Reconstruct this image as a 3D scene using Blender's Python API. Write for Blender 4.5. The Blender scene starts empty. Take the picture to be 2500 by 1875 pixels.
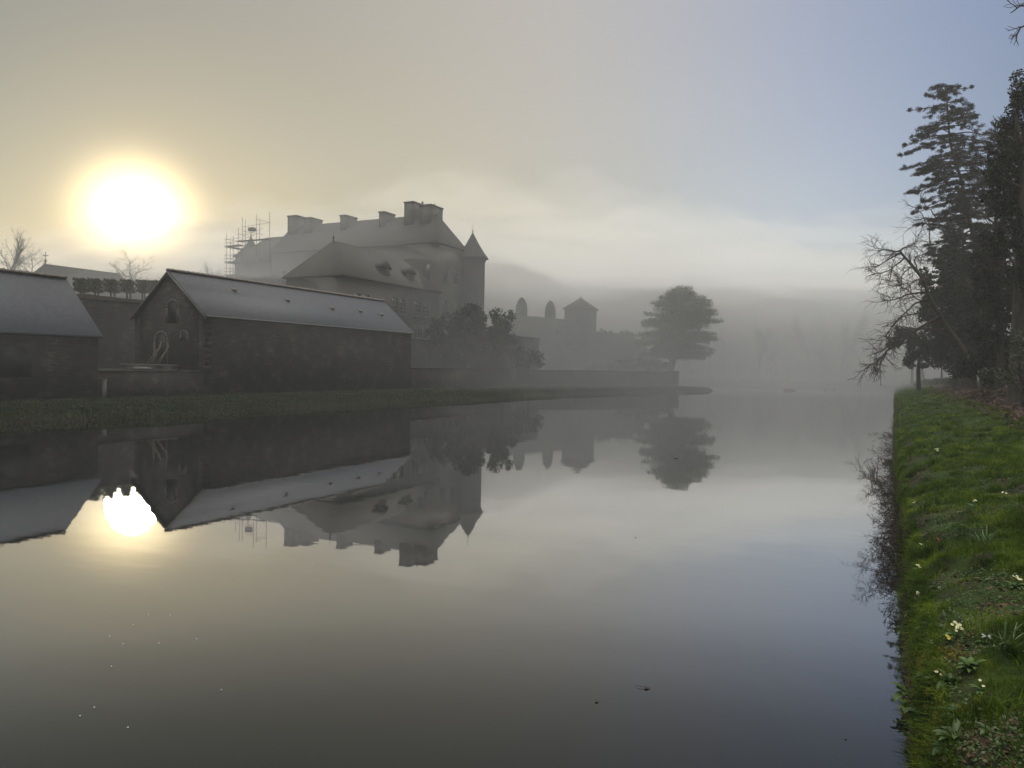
import bpy, math, random
import numpy as np
from mathutils import Vector, Matrix, noise as mnoise
R = math.radians
SC = bpy.context.scene
COL = SC.collection

# ------------------------------------------------------------------ camera
# World: +Y runs along the canal, +X towards the right bank, water at z = 0.
EYE = 2.6
FPX = 1878.0                     # focal length in pixels of the 2500 px wide frame
YAW, PITCH, ROLL = R(26.35), R(1.235), R(1.0)
_f0 = np.array([-math.sin(YAW), math.cos(YAW), 0.0]); _r0 = np.array([math.cos(YAW), math.sin(YAW), 0.0]); _z = np.array([0, 0, 1.0])
CF = _f0*math.cos(PITCH) - _z*math.sin(PITCH)
_u0 = _z*math.cos(PITCH) + _f0*math.sin(PITCH)
CR = _r0*math.cos(ROLL) + _u0*math.sin(ROLL)
CU = -_r0*math.sin(ROLL) + _u0*math.cos(ROLL)
cd = bpy.data.cameras.new('camera'); cam = bpy.data.objects.new('camera', cd); COL.objects.link(cam)
cd.sensor_fit = 'HORIZONTAL'; cd.sensor_width = 36.0; cd.lens = 36.0*FPX/2500.0
cd.clip_start = 0.05; cd.clip_end = 3000
cam.matrix_world = Matrix(((CR[0], CU[0], -CF[0], 0), (CR[1], CU[1], -CF[1], 0), (CR[2], CU[2], -CF[2], EYE), (0, 0, 0, 1)))
SC.camera = cam

def at(px, py, X=None, Y=None, Z=None, D=None):
    """World point seen at a photo pixel, on a given plane or at a given depth."""
    d = CF + CR*(px-1250)/FPX - CU*(py-937.5)/FPX
    t = X/d[0] if X is not None else Y/d[1] if Y is not None else (Z-EYE)/d[2] if Z is not None else D
    return np.array([0, 0, EYE]) + d*t

# ------------------------------------------------------------------ sky and sun
SUN_AZ, SUN_EL = R(-52.5), R(9.5)      # azimuth from +Y, clockwise
SUNDIR = Vector((math.sin(SUN_AZ)*math.cos(SUN_EL), math.cos(SUN_AZ)*math.cos(SUN_EL), math.sin(SUN_EL)))
SKY_STRENGTH = 0.05
w = bpy.data.worlds.new("World"); SC.world = w; w.use_nodes = True
nt = w.node_tree; nt.nodes.clear(); N = nt.nodes; L = nt.links
def wn(t, **k):
    n = N.new(t)
    for a, b in k.items(): setattr(n, a, b)
    return n
def wmath(op, a, b=None, c=None):
    n = wn('ShaderNodeMath', operation=op)
    for i, v in enumerate((a, b, c)):
        if v is None: continue
        if isinstance(v, (int, float)): n.inputs[i].default_value = v
        else: L.new(v, n.inputs[i])
    return n.outputs[0]
sky = wn('ShaderNodeTexSky', sky_type='NISHITA'); sky.sun_disc = False
sky.sun_elevation = SUN_EL; sky.sun_rotation = SUN_AZ
sky.air_density = 1.0; sky.dust_density = 0.2; sky.ozone_density = 1.5; sky.altitude = 20
tc = wn('ShaderNodeTexCoord')
nv = wn('ShaderNodeVectorMath', operation='NORMALIZE'); L.new(tc.outputs['Generated'], nv.inputs[0])
dt = wn('ShaderNodeVectorMath', operation='DOT_PRODUCT'); L.new(nv.outputs[0], dt.inputs[0]); dt.inputs[1].default_value = SUNDIR
# Mist brightness of the sky: soft lobes round fixed world directions (azimuth from +Y, elevation, width, colour)
LOBES = [(SUN_AZ, SUN_EL, R(1.85), (3.8, 3.0, 1.6)),              # the sun burning through
         (SUN_AZ, SUN_EL, R(7), (0.09, 0.065, 0.02)),
         (SUN_AZ, SUN_EL, R(22), (0.05, 0.032, 0.0)),
         (R(-30), R(5), R(14), (0.17, 0.12, 0.05)),
         (R(-4), R(4), R(11), (0.26, 0.27, 0.28)),
         (R(-22.3), R(23.8), R(14), (0.19, 0.15, 0.10)),           # paler mist high ahead
         (0.0, R(90), R(22), (5.2, 5.0, 4.7)),                    # unseen overhead lobe, added to brighten the fog and the ground
         (R(1), R(24), R(15), (0.00, 0.045, 0.19))]                 # blue breaking through high on the right
lit = wn('ShaderNodeBackground'); tint = wn('ShaderNodeMix', data_type='RGBA', blend_type='MULTIPLY')
tint.inputs['Factor'].default_value = 1; L.new(sky.outputs[0], tint.inputs[6]); tint.inputs[7].default_value = (1.04, 0.94, 0.78, 1)
L.new(tint.outputs[2], lit.inputs[0]); lit.inputs[1].default_value = SKY_STRENGTH; acc = lit.outputs[0]
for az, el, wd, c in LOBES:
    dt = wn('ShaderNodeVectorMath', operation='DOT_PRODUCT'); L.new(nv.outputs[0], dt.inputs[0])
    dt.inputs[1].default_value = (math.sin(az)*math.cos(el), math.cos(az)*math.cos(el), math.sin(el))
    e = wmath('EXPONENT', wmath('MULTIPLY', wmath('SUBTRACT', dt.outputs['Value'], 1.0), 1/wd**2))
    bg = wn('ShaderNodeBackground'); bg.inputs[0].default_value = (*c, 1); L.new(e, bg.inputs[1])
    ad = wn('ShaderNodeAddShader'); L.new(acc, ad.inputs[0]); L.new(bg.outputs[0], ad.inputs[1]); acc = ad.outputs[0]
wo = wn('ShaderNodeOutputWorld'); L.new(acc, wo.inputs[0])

sl = bpy.data.lights.new('sun', 'SUN'); sl.energy = 3.2; sl.angle = R(3.4); sl.color = (1, 0.89, 0.68)
so = bpy.data.objects.new('sun', sl); COL.objects.link(so)
so.rotation_mode = 'QUATERNION'; so.rotation_quaternion = SUNDIR.to_track_quat('Z', 'Y')

SC.view_settings.view_transform = 'Standard'; SC.view_settings.look = 'None'
SC.view_settings.gamma = 1; SC.view_settings.exposure = 0.06; SC.view_settings.use_curve_mapping = False
HAZE_DENSITY = 0.0012
BANK_DENSITY = (0.0040, 0.0040, 0.0042, 0.0045, 0.0048, 0.0050, 0.0050, 0.0036)
SC.render.engine = 'CYCLES'
cy = SC.cycles
cy.use_denoising = True; cy.max_bounces = 16; cy.diffuse_bounces = 2; cy.glossy_bounces = 3
cy.transmission_bounces = 2; cy.volume_bounces = 12; cy.transparent_max_bounces = 4
cy.sample_clamp_indirect = 4; cy.caustics_reflective = False; cy.caustics_refractive = False

# ------------------------------------------------------------------ materials
def mat(name, col, col2=None, rough=0.8, scale=3.0, bump=0.0, bscale=None, detail=6, spec=0.3, kind='noise', vec='obj', ratio=None, col3=None, stretch=None, trans=0.0):
    m = bpy.data.materials.new(name); m.use_nodes = True
    t = m.node_tree; n = t.nodes; l = t.links
    b = n['Principled BSDF']; b.inputs['Roughness'].default_value = rough
    b.inputs['Specular IOR Level'].default_value = spec
    g = n.new('ShaderNodeNewGeometry')
    src = g.outputs['Position']
    if vec == 'wall':            # run along the wall, height
        s = n.new('ShaderNodeSeparateXYZ'); l.new(src, s.inputs[0])
        ad = n.new('ShaderNodeMath'); ad.operation = 'ADD'; l.new(s.outputs[0], ad.inputs[0]); l.new(s.outputs[1], ad.inputs[1])
        c = n.new('ShaderNodeCombineXYZ'); l.new(ad.outputs[0], c.inputs[0]); l.new(s.outputs[2], c.inputs[1]); src = c.outputs[0]
    if stretch:
        mp = n.new('ShaderNodeMapping'); mp.inputs['Scale'].default_value = stretch; l.new(src, mp.inputs[0]); src = mp.outputs[0]
    nz = n.new('ShaderNodeTexNoise'); nz.inputs['Scale'].default_value = scale; nz.inputs['Detail'].default_value = detail
    nz.inputs['Roughness'].default_value = 0.65
    l.new(src, nz.inputs['Vector'])
    rp = n.new('ShaderNodeValToRGB'); rp.color_ramp.elements[0].position = 0.32; rp.color_ramp.elements[1].position = 0.68
    rp.color_ramp.elements[0].color = (*col, 1); rp.color_ramp.elements[1].color = (*(col2 or col), 1)
    if col3:
        e = rp.color_ramp.elements.new(0.52); e.color = (*col3, 1)
    l.new(nz.outputs['Fac'], rp.inputs[0]); out = rp.outputs[0]; h = nz.outputs['Fac']
    if kind in ('brick', 'slate'):
        bk = n.new('ShaderNodeTexBrick'); l.new(src, bk.inputs['Vector'])
        bw, rh = ratio or (0.45, 0.16)
        bk.inputs['Scale'].default_value = 1.0; bk.inputs['Brick Width'].default_value = bw; bk.inputs['Row Height'].default_value = rh
        bk.inputs['Mortar Size'].default_value = 0.018 if kind == 'brick' else 0.008
        bk.inputs['Mortar Smooth'].default_value = 0.4; bk.inputs['Bias'].default_value = -0.1
        bk.inputs['Color1'].default_value = (0.55, 0.55, 0.55, 1) if kind == 'brick' else (0.82, 0.83, 0.85, 1); bk.inputs['Color2'].default_value = (1.3, 1.25, 1.15, 1) if kind == 'brick' else (1.1, 1.09, 1.07, 1)
        bk.inputs['Mortar'].default_value = (0.45, 0.43, 0.4, 1) if kind == 'slate' else (0.75, 0.7, 0.62, 1)
        if kind == 'brick':      # uneven courses of rubble stone
            nw = n.new('ShaderNodeTexNoise'); nw.inputs['Scale'].default_value = 1.3; nw.inputs['Detail'].default_value = 2; l.new(src, nw.inputs['Vector'])
            vm = n.new('ShaderNodeVectorMath'); vm.operation = 'SCALE'; l.new(nw.outputs['Color'], vm.inputs[0]); vm.inputs['Scale'].default_value = 0.25
            va = n.new('ShaderNodeVectorMath'); va.operation = 'ADD'; l.new(src, va.inputs[0]); l.new(vm.outputs[0], va.inputs[1]); l.new(va.outputs[0], bk.inputs['Vector'])
        mx = n.new('ShaderNodeMix'); mx.data_type = 'RGBA'; mx.blend_type = 'MULTIPLY'; mx.inputs['Factor'].default_value = 1.0
        l.new(out, mx.inputs[6]); l.new(bk.outputs['Color'], mx.inputs[7]); out = mx.outputs[2]
        h = bk.outputs['Fac']
    l.new(out, b.inputs['Base Color'])
    if trans:                    # thin leaves let light through
        tb = n.new('ShaderNodeBsdfTranslucent'); l.new(out, tb.inputs['Color']); ms = n.new('ShaderNodeMixShader'); ms.inputs[0].default_value = trans
        l.new(b.outputs[0], ms.inputs[1]); l.new(tb.outputs[0], ms.inputs[2]); l.new(ms.outputs[0], n['Material Output'].inputs['Surface'])
    if bump:
        bp = n.new('ShaderNodeBump'); bp.inputs['Strength'].default_value = bump; bp.inputs['Distance'].default_value = 0.05
        if kind in ('brick', 'slate'): bp.invert = True
        if bscale:
            n2 = n.new('ShaderNodeTexNoise'); n2.inputs['Scale'].default_value = bscale; n2.inputs['Detail'].default_value = 4; l.new(src, n2.inputs['Vector']); h = n2.outputs['Fac']
        l.new(h, bp.inputs['Height']); l.new(bp.outputs[0], b.inputs['Normal'])
    return m

M = {}
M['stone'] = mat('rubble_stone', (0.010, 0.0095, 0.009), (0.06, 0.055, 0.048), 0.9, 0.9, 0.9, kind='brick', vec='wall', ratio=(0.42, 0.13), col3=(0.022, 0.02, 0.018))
M['surround'] = mat('weathered_surround', (0.06, 0.056, 0.05), (0.13, 0.12, 0.105), 0.9, 3, 0.4)
M['dressed'] = mat('dressed_stone', (0.08, 0.077, 0.07), (0.13, 0.124, 0.11), 0.85, 2.0, 0.3)
M['slate'] = mat('slate', (0.022, 0.026, 0.034), (0.038, 0.043, 0.053), 0.6, 2.5, 0.5, kind='slate', vec='wall', ratio=(0.3, 0.14), spec=0.5)
M['ridge'] = mat('ridge_tile', (0.10, 0.09, 0.08), (0.2, 0.16, 0.13), 0.8, 3)
M['render'] = mat('pale_render', (0.08, 0.076, 0.067), (0.10, 0.096, 0.084), 0.9, 0.7, 0.1)
M['castle'] = mat('castle_stone', (0.085, 0.079, 0.067), (0.10, 0.093, 0.08), 0.9, 0.4, 0.2)
M['dark'] = mat('dark_opening', (0.01, 0.01, 0.011), (0.02, 0.02, 0.02), 0.6, 2)
M['glass'] = mat('window_glass', (0.02, 0.025, 0.03), (0.03, 0.035, 0.04), 0.1, 2, spec=0.6)
M['frame'] = mat('painted_frame', (0.14, 0.14, 0.13), (0.18, 0.18, 0.17), 0.6, 5)
M['wood'] = mat('old_wood', (0.06, 0.045, 0.035), (0.13, 0.1, 0.08), 0.85, 6, 0.3)
M['palewood'] = mat('pale_wood', (0.1, 0.085, 0.065), (0.16, 0.135, 0.1), 0.8, 8)
M['metal'] = mat('steel_tube', (0.12, 0.12, 0.12), (0.2, 0.19, 0.18), 0.5, 5)
M['bark'] = mat('bark', (0.035, 0.03, 0.024), (0.085, 0.075, 0.06), 0.95, 7, 0.6, stretch=(1, 1, 0.3))
M['twig'] = mat('twig', (0.03, 0.025, 0.022), (0.06, 0.05, 0.042), 0.9, 3)
M['holly'] = mat('evergreen_leaf', (0.006, 0.011, 0.005), (0.022, 0.034, 0.012), 0.6, 0.8, spec=0.12, col3=(0.011, 0.019, 0.008))
M['ivy'] = mat('ivy_leaf', (0.018, 0.032, 0.011), (0.075, 0.09, 0.025), 0.45, 1.1, spec=0.4, col3=(0.035, 0.05, 0.017))
M['needle'] = mat('conifer_needle', (0.010, 0.017, 0.009), (0.026, 0.036, 0.018), 0.95, 1.5, spec=0.03)
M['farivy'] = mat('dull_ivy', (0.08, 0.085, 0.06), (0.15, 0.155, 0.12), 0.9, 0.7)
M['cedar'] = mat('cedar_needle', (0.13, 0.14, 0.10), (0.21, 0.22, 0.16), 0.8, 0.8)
M['castle_slate'] = mat('old_pale_slate', (0.05, 0.048, 0.043), (0.062, 0.06, 0.054), 0.9, 0.5, 0.2, spec=0.1)
M['mistleaf'] = mat('mist_paled_leaf', (0.24, 0.24, 0.22), (0.34, 0.34, 0.31), 0.95, 1)  # far evergreen leaf, mist brightness put into its pale colour
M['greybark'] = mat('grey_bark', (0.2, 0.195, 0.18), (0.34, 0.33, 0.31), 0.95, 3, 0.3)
M['box'] = mat('clipped_leaf', (0.035, 0.04, 0.015), (0.08, 0.08, 0.035), 0.8, 2)
M['grass'] = mat('grass_blade', (0.012, 0.026, 0.003), (0.21, 0.27, 0.026), 0.6, 2.2, spec=0.08, col3=(0.065, 0.11, 0.009), trans=0.5)
M['shadegrass'] = mat('shaded_grass', (0.008, 0.014, 0.004), (0.03, 0.042, 0.011), 0.8, 0.9, spec=0.05)  # darker copy of the grass, shade put into its colour
M['leafA'] = mat('broad_leaf', (0.02, 0.06, 0.012), (0.10, 0.16, 0.035), 0.45, scale=9, spec=0.45, trans=0.35)
M['primrose'] = mat('primrose_leaf', (0.03, 0.08, 0.014), (0.10, 0.16, 0.04), 0.6, 20, 0.5, spec=0.3)
M['petal'] = mat('primrose_petal', (0.5, 0.49, 0.27), (0.62, 0.6, 0.36), 0.7, 8)
M['petalc'] = mat('petal_centre', (0.7, 0.5, 0.05), (0.75, 0.55, 0.08), 0.7, 8)
M['whitep'] = mat('white_petal', (0.42, 0.42, 0.4), (0.52, 0.52, 0.5), 0.7, 8)
M['moss'] = mat('moss', (0.09, 0.09, 0.012), (0.24, 0.20, 0.025), 0.95, 14)
M['litter'] = mat('dead_leaf', (0.03, 0.016, 0.009), (0.11, 0.06, 0.034), 0.7, 12)
M['yleaf'] = mat('yellow_leaf', (0.25, 0.23, 0.03), (0.35, 0.3, 0.04), 0.6, 12)
M['rleaf'] = mat('red_leaf', (0.11, 0.015, 0.01), (0.16, 0.03, 0.015), 0.6, 12)
M['bramble'] = mat('bramble_stem', (0.02, 0.013, 0.011), (0.05, 0.03, 0.025), 0.8, 10)
M['feather'] = mat('duck_feather', (0.04, 0.033, 0.027), (0.1, 0.08, 0.06), 0.7, 12)

def ground_mat():
    m = bpy.data.materials.new('ground'); m.use_nodes = True; t = m.node_tree; n = t.nodes; l = t.links
    b = n['Principled BSDF']; b.inputs['Roughness'].default_value = 0.95; b.inputs['Specular IOR Level'].default_value = 0.15
    g = n.new('ShaderNodeNewGeometry')
    def nz(s, d=5):
        x = n.new('ShaderNodeTexNoise'); x.inputs['Scale'].default_value = s; x.inputs['Detail'].default_value = d; l.new(g.outputs['Position'], x.inputs['Vector']); return x.outputs['Fac']
    def ramp(f, stops):
        r = n.new('ShaderNodeValToRGB'); l.new(f, r.inputs[0])
        e = r.color_ramp.elements; e[0].position, e[0].color = stops[0][0], (*stops[0][1], 1); e[1].position, e[1].color = stops[-1][0], (*stops[-1][1], 1)
        for p, c in stops[1:-1]: q = e.new(p); q.color = (*c, 1)
        return r.outputs[0]
    grass = ramp(nz(2.2), [(0.3, (0.01, 0.02, 0.004)), (0.5, (0.02, 0.037, 0.007)), (0.72, (0.04, 0.055, 0.012))])
    soil = ramp(nz(9), [(0.3, (0.008, 0.006, 0.004)), (0.7, (0.035, 0.025, 0.017))])
    s = n.new('ShaderNodeSeparateXYZ'); l.new(g.outputs['Normal'], s.inputs[0])
    st = n.new('ShaderNodeMapRange'); l.new(s.outputs[2], st.inputs[0]); st.inputs[1].default_value = 0.93; st.inputs[2].default_value = 0.72
    pz = n.new('ShaderNodeSeparateXYZ'); l.new(g.outputs['Position'], pz.inputs[0])
    lf = n.new('ShaderNodeMapRange'); l.new(pz.outputs[2], lf.inputs[0]); lf.inputs[1].default_value = 0.22; lf.inputs[2].default_value = 0.06
    # leaf litter under the trees on the right bank
    lt = n.new('ShaderNodeMapRange'); l.new(pz.outputs[0], lt.inputs[0]); lt.inputs[1].default_value = 2.9; lt.inputs[2].default_value = 3.5
    pt = n.new('ShaderNodeMapRange'); l.new(nz(1.7, 8), pt.inputs[0]); pt.inputs[1].default_value = 0.60; pt.inputs[2].default_value = 0.66
    def mx(op, a, c):
        q = n.new('ShaderNodeMath'); q.operation = op; l.new(a, q.inputs[0]); l.new(c, q.inputs[1]); return q.outputs[0]
    f = mx('MAXIMUM', mx('MAXIMUM', st.outputs[0], lf.outputs[0]), mx('MAXIMUM', lt.outputs[0], pt.outputs[0]))
    gd = ramp(nz(1.2), [(0.3, (0.005, 0.009, 0.003)), (0.7, (0.017, 0.024, 0.008))])       # old grass beyond the water, shade darkened into its colour
    fx = n.new('ShaderNodeMapRange'); l.new(pz.outputs[0], fx.inputs[0]); fx.inputs[1].default_value = -14; fx.inputs[2].default_value = -18
    kx = n.new('ShaderNodeMix'); kx.data_type = 'RGBA'; l.new(fx.outputs[0], kx.inputs['Factor']); l.new(grass, kx.inputs[6]); l.new(gd, kx.inputs[7]); grass = kx.outputs[2]
    k = n.new('ShaderNodeMix'); k.data_type = 'RGBA'; l.new(f, k.inputs['Factor']); l.new(grass, k.inputs[6]); l.new(soil, k.inputs[7])
    l.new(k.outputs[2], b.inputs['Base Color'])
    bp = n.new('ShaderNodeBump'); bp.inputs['Strength'].default_value = 0.8; bp.inputs['Distance'].default_value = 0.06; l.new(nz(12, 6), bp.inputs['Height']); l.new(bp.outputs[0], b.inputs['Normal'])
    return m
M['ground'] = ground_mat()

def water_mat():
    m = bpy.data.materials.new('water'); m.use_nodes = True; t = m.node_tree; n = t.nodes; l = t.links; n.clear()
    g = n.new('ShaderNodeNewGeometry')
    mp = n.new('ShaderNodeMapping'); mp.inputs['Scale'].default_value = (0.5, 1.0, 1); l.new(g.outputs['Position'], mp.inputs[0])
    a = n.new('ShaderNodeTexNoise'); a.inputs['Scale'].default_value = 1.1; a.inputs['Detail'].default_value = 3; l.new(mp.outputs[0], a.inputs['Vector'])
    bp = n.new('ShaderNodeBump'); bp.inputs['Strength'].default_value = 0.05; bp.inputs['Distance'].default_value = 0.035
    ds = n.new('ShaderNodeVectorMath'); ds.operation = 'DISTANCE'; l.new(g.outputs['Position'], ds.inputs[0]); ds.inputs[1].default_value = (-15.9, 12.2, 0)
    ms = n.new('ShaderNodeMapRange'); l.new(ds.outputs['Value'], ms.inputs[0]); ms.inputs[1].default_value = 1.5; ms.inputs[2].default_value = 0.2   # a fish-stirred patch of ripples
    a2 = n.new('ShaderNodeTexNoise'); a2.inputs['Scale'].default_value = 9; a2.inputs['Detail'].default_value = 3; l.new(mp.outputs[0], a2.inputs['Vector'])
    mu = n.new('ShaderNodeMath'); mu.operation = 'MULTIPLY'; l.new(ms.outputs[0], mu.inputs[0]); l.new(a2.outputs['Fac'], mu.inputs[1])
    m3 = n.new('ShaderNodeMath'); m3.operation = 'MULTIPLY_ADD'; l.new(mu.outputs[0], m3.inputs[0]); m3.inputs[1].default_value = 1.6; l.new(a.outputs['Fac'], m3.inputs[2])
    l.new(m3.outputs[0], bp.inputs['Height'])
    gl = n.new('ShaderNodeBsdfGlossy'); gl.inputs['Roughness'].default_value = 0.02; l.new(bp.outputs[0], gl.inputs['Normal'])
    df = n.new('ShaderNodeBsdfDiffuse'); df.inputs['Color'].default_value = (0.006, 0.008, 0.007, 1)
    fr = n.new('ShaderNodeFresnel'); fr.inputs['IOR'].default_value = 1.333; l.new(bp.outputs[0], fr.inputs['Normal'])
    cv = n.new('ShaderNodeFloatCurve'); c = cv.mapping.curves[0]      # Fresnel curve lifted to brighten the reflections
    c.points[0].location = (0, 0); c.points[1].location = (1, 1)
    for x, y in ((0.05, 0.06), (0.085, 0.14), (0.13, 0.32), (0.21, 0.60), (0.42, 0.84)): c.points.new(x, y)
    cv.mapping.update(); l.new(fr.outputs[0], cv.inputs['Value'])
    mx = n.new('ShaderNodeMixShader'); l.new(cv.outputs[0], mx.inputs[0]); l.new(df.outputs[0], mx.inputs[1]); l.new(gl.outputs[0], mx.inputs[2])
    o = n.new('ShaderNodeOutputMaterial'); l.new(mx.outputs[0], o.inputs['Surface'])
    return m
M['water'] = water_mat()

# ------------------------------------------------------------------ mesh helpers
class MB:
    """Collects polygons of mixed size and links them as one mesh object."""
    def __init__(s): s.v = []; s.nv = 0; s.f = []      # f: list of int arrays (n,k)
    def add(s, verts, faces):
        verts = np.asarray(verts, float).reshape(-1, 3)
        if isinstance(faces, np.ndarray): s.f.append(faces + s.nv)
        else:
            by = {}
            for q in faces: by.setdefault(len(q), []).append(q)
            for k, qs in by.items(): s.f.append(np.array(qs, dtype=np.int64) + s.nv)
        s.v.append(verts); s.nv += len(verts); return s
    def box(s, x0, x1, y0, y1, z0, z1, M4=None):
        v = np.array([(x, y, z) for z in (z0, z1) for y in (y0, y1) for x in (x0, x1)], float)
        if M4 is not None: v = v @ M4[:3, :3].T + M4[:3, 3]
        return s.add(v, [(0, 2, 3, 1), (4, 5, 7, 6), (0, 1, 5, 4), (2, 6, 7, 3), (0, 4, 6, 2), (1, 3, 7, 5)])
    def prism(s, poly, axis, a, b):
        """poly in the two other axes (in axis order), extruded along axis from a to b."""
        n = len(poly); v = []
        for c in (a, b):
            for p in poly:
                q = list(p); q.insert('xyz'.index(axis), c); v.append(q)
        f = [tuple(range(n)), tuple(range(2*n-1, n-1, -1))] + [(i, n+i, n+(i+1) % n, (i+1) % n) for i in range(n)]
        return s.add(v, f)
    def tube(s, pts, rad, k=5, cap=False):
        P = np.asarray(pts, float); n = len(P); rad = np.broadcast_to(np.asarray(rad, float), (n,))
        T = np.gradient(P, axis=0); T /= np.linalg.norm(T, axis=1)[:, None] + 1e-9
        ref = np.array([0, 0, 1.0]) if abs(T[:, 2]).mean() < 0.8 else np.array([1.0, 0, 0])
        U = np.cross(T, ref); U /= np.linalg.norm(U, axis=1)[:, None] + 1e-9; W = np.cross(T, U)
        a = np.arange(k)*2*math.pi/k
        V = P[:, None] + (U[:, None]*np.cos(a)[None, :, None] + W[:, None]*np.sin(a)[None, :, None])*rad[:, None, None]
        i = np.arange(n-1)[:, None]*k; j = np.arange(k)[None]; j2 = (j+1) % k
        F = np.stack([i+j, i+j2, i+k+j2, i+k+j], -1).reshape(-1, 4)
        s.add(V.reshape(-1, 3), F)
        if cap:
            s.f.append(np.array([[s.nv-k+q for q in range(k)]])); s.f.append(np.array([[s.nv-n*k+q for q in range(k-1, -1, -1)]]))
        return s
    def lathe(s, prof, c, k=16):
        """prof: (r, z) list, turned round the vertical axis through c."""
        a = np.arange(k)*2*math.pi/k; n = len(prof)
        V = np.array([(c[0]+r*math.cos(t), c[1]+r*math.sin(t), c[2]+z) for r, z in prof for t in a])
        i = np.arange(n-1)[:, None]*k; j = np.arange(k)[None]; j2 = (j+1) % k
        s.add(V, np.stack([i+j, i+j2, i+k+j2, i+k+j], -1).reshape(-1, 4)); return s
    def quads(s, V):             # V: (n,4,3)
        n = len(V); return s.add(V.reshape(-1, 3), np.arange(n*4).reshape(n, 4))
    def build(s, name, m, parent=None, smooth=False, loc=None):
        me = bpy.data.meshes.new(name)
        V = np.concatenate(s.v) if s.v else np.zeros((0, 3))
        if loc is not None: V = V - np.asarray(loc)
        F = s.f; nl = sum(x.size for x in F); nf = sum(len(x) for x in F)
        me.vertices.add(len(V)); me.vertices.foreach_set('co', V.astype(np.float32).ravel())
        me.loops.add(nl); me.loops.foreach_set('vertex_index', np.concatenate([x.ravel() for x in F]).astype(np.int32))
        sz = np.concatenate([np.full(len(x), x.shape[1]) for x in F])
        me.polygons.add(nf); me.polygons.foreach_set('loop_start', np.concatenate([[0], np.cumsum(sz)[:-1]]).astype(np.int32))
        me.update(calc_edges=True); me.validate()
        if smooth: me.polygons.foreach_set('use_smooth', np.ones(len(me.polygons), bool))
        me.materials.append(m)
        o = bpy.data.objects.new(name, me); COL.objects.link(o)
        if parent is not None: o.parent = parent
        elif loc is not None: o.location = loc
        return o

def tag(o, label, cat, group=None, kind=None):
    if kind: o['kind'] = kind
    if label: o['label'] = label
    if cat: o['category'] = cat
    if group: o['group'] = group
    return o
def thing(name, label, cat, loc=(0, 0, 0), group=None):
    o = bpy.data.objects.new(name, None); COL.objects.link(o); o.location = loc; o.empty_display_size = 0.3
    return tag(o, label, cat, group)
def struct(o): o['kind'] = 'structure'; return o
def dup(root, loc, rz=0.0, sc=1.0, label=None):
    c = root.copy(); COL.objects.link(c); c.location = loc; c.rotation_euler = (0, 0, rz); c.scale = (sc, sc, sc)
    if label: c['label'] = label
    for ch in list(root.children):
        d = ch.copy(); COL.objects.link(d); d.parent = c
    return c

def leaves(rng, C, size, flat=0.0, aspect=0.6, up=None):
    """Diamond leaf quads at centres C; flat -> normals towards up."""
    n = len(C)
    nr = rng.normal(size=(n, 3)); nr[:, 2] += flat*3; nr /= np.linalg.norm(nr, axis=1)[:, None]
    t = np.cross(nr, rng.normal(size=(n, 3))); t /= np.linalg.norm(t, axis=1)[:, None]
    b = np.cross(nr, t)
    s = (np.asarray(size)*rng.uniform(0.6, 1.35, n))[:, None]
    return np.stack([C - t*s, C - b*s*aspect, C + t*s, C + b*s*aspect], 1)

def blobs(rng, centres, radii, per):
    """Points in clumps: denser towards each clump's surface."""
    out = []
    for c, r in zip(centres, radii):
        r = np.asarray(r, float)*np.ones(3); n = int(per*(r.mean()**2)*1.0)+6
        d = rng.normal(size=(n, 3)); d /= np.linalg.norm(d, axis=1)[:, None]
        q = rng.uniform(0.25, 1.0, n)**0.5
        out.append(np.asarray(c) + d*q[:, None]*r)
    return np.concatenate(out)

def grow(rng, tubes, tips, p, d, Ln, r, lvl, maxl, ch=(5, 6, 5), ratio=0.55, ang=(35, 65), trop=0.05, wob=0.16, start=0.3, rmin=0.006):
    n = (7, 6, 5, 4)[min(lvl, 3)]
    pts = [np.array(p, float)]; d = np.array(d, float); d /= np.linalg.norm(d); ds = [d]
    for i in range(n-1):
        d = d + rng.normal(size=3)*wob; d[2] += trop; d /= np.linalg.norm(d)
        pts.append(pts[-1] + d*Ln/(n-1)); ds.append(d)
    rr = np.linspace(r, max(r*0.3, rmin), n)
    tubes.append((np.array(pts), rr, lvl)); tips.append(pts[-1])
    if lvl >= maxl: return
    k = ch[min(lvl, len(ch)-1)]
    for i in range(k):
        t = start + (1-start)*(i+rng.uniform(0.1, 0.9))/k
        j = min(int(t*(n-1)), n-2); q = t*(n-1)-j
        pp = pts[j]*(1-q) + pts[j+1]*q; dd = ds[j]
        ax = np.cross(dd, rng.normal(size=3)); ax /= np.linalg.norm(ax)+1e-9
        a = R(rng.uniform(*ang)); nd = dd*math.cos(a) + ax*math.sin(a)
        grow(rng, tubes, tips, pp, nd, Ln*ratio*rng.uniform(0.7, 1.25)*(1.15-0.45*t), max(np.interp(t*(n-1), np.arange(n), rr)*0.62, rmin), lvl+1, maxl, ch, ratio, ang, trop, wob, 0.15, rmin)

def tubes_mb(tubes, lo, hi, k=None):
    m = MB()
    for P, rr, lv in tubes:
        if lo <= lv <= hi: m.tube(P, rr, k or (8, 5, 4, 3, 3)[min(lv, 4)])
    return m

def path(pts, n):
    """Smooth resample of control points."""
    P = np.array(pts, float); t = np.linspace(0, len(P)-1, n); i = np.clip(t.astype(int), 0, len(P)-2); q = (t-i)[:, None]
    g = np.gradient(P, axis=0); a, b, ga, gb = P[i], P[i+1], g[i], g[i+1]
    return (2*q**3-3*q**2+1)*a + (q**3-2*q**2+q)*ga + (3*q**2-2*q**3)*b + (q**3-q**2)*gb

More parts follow.
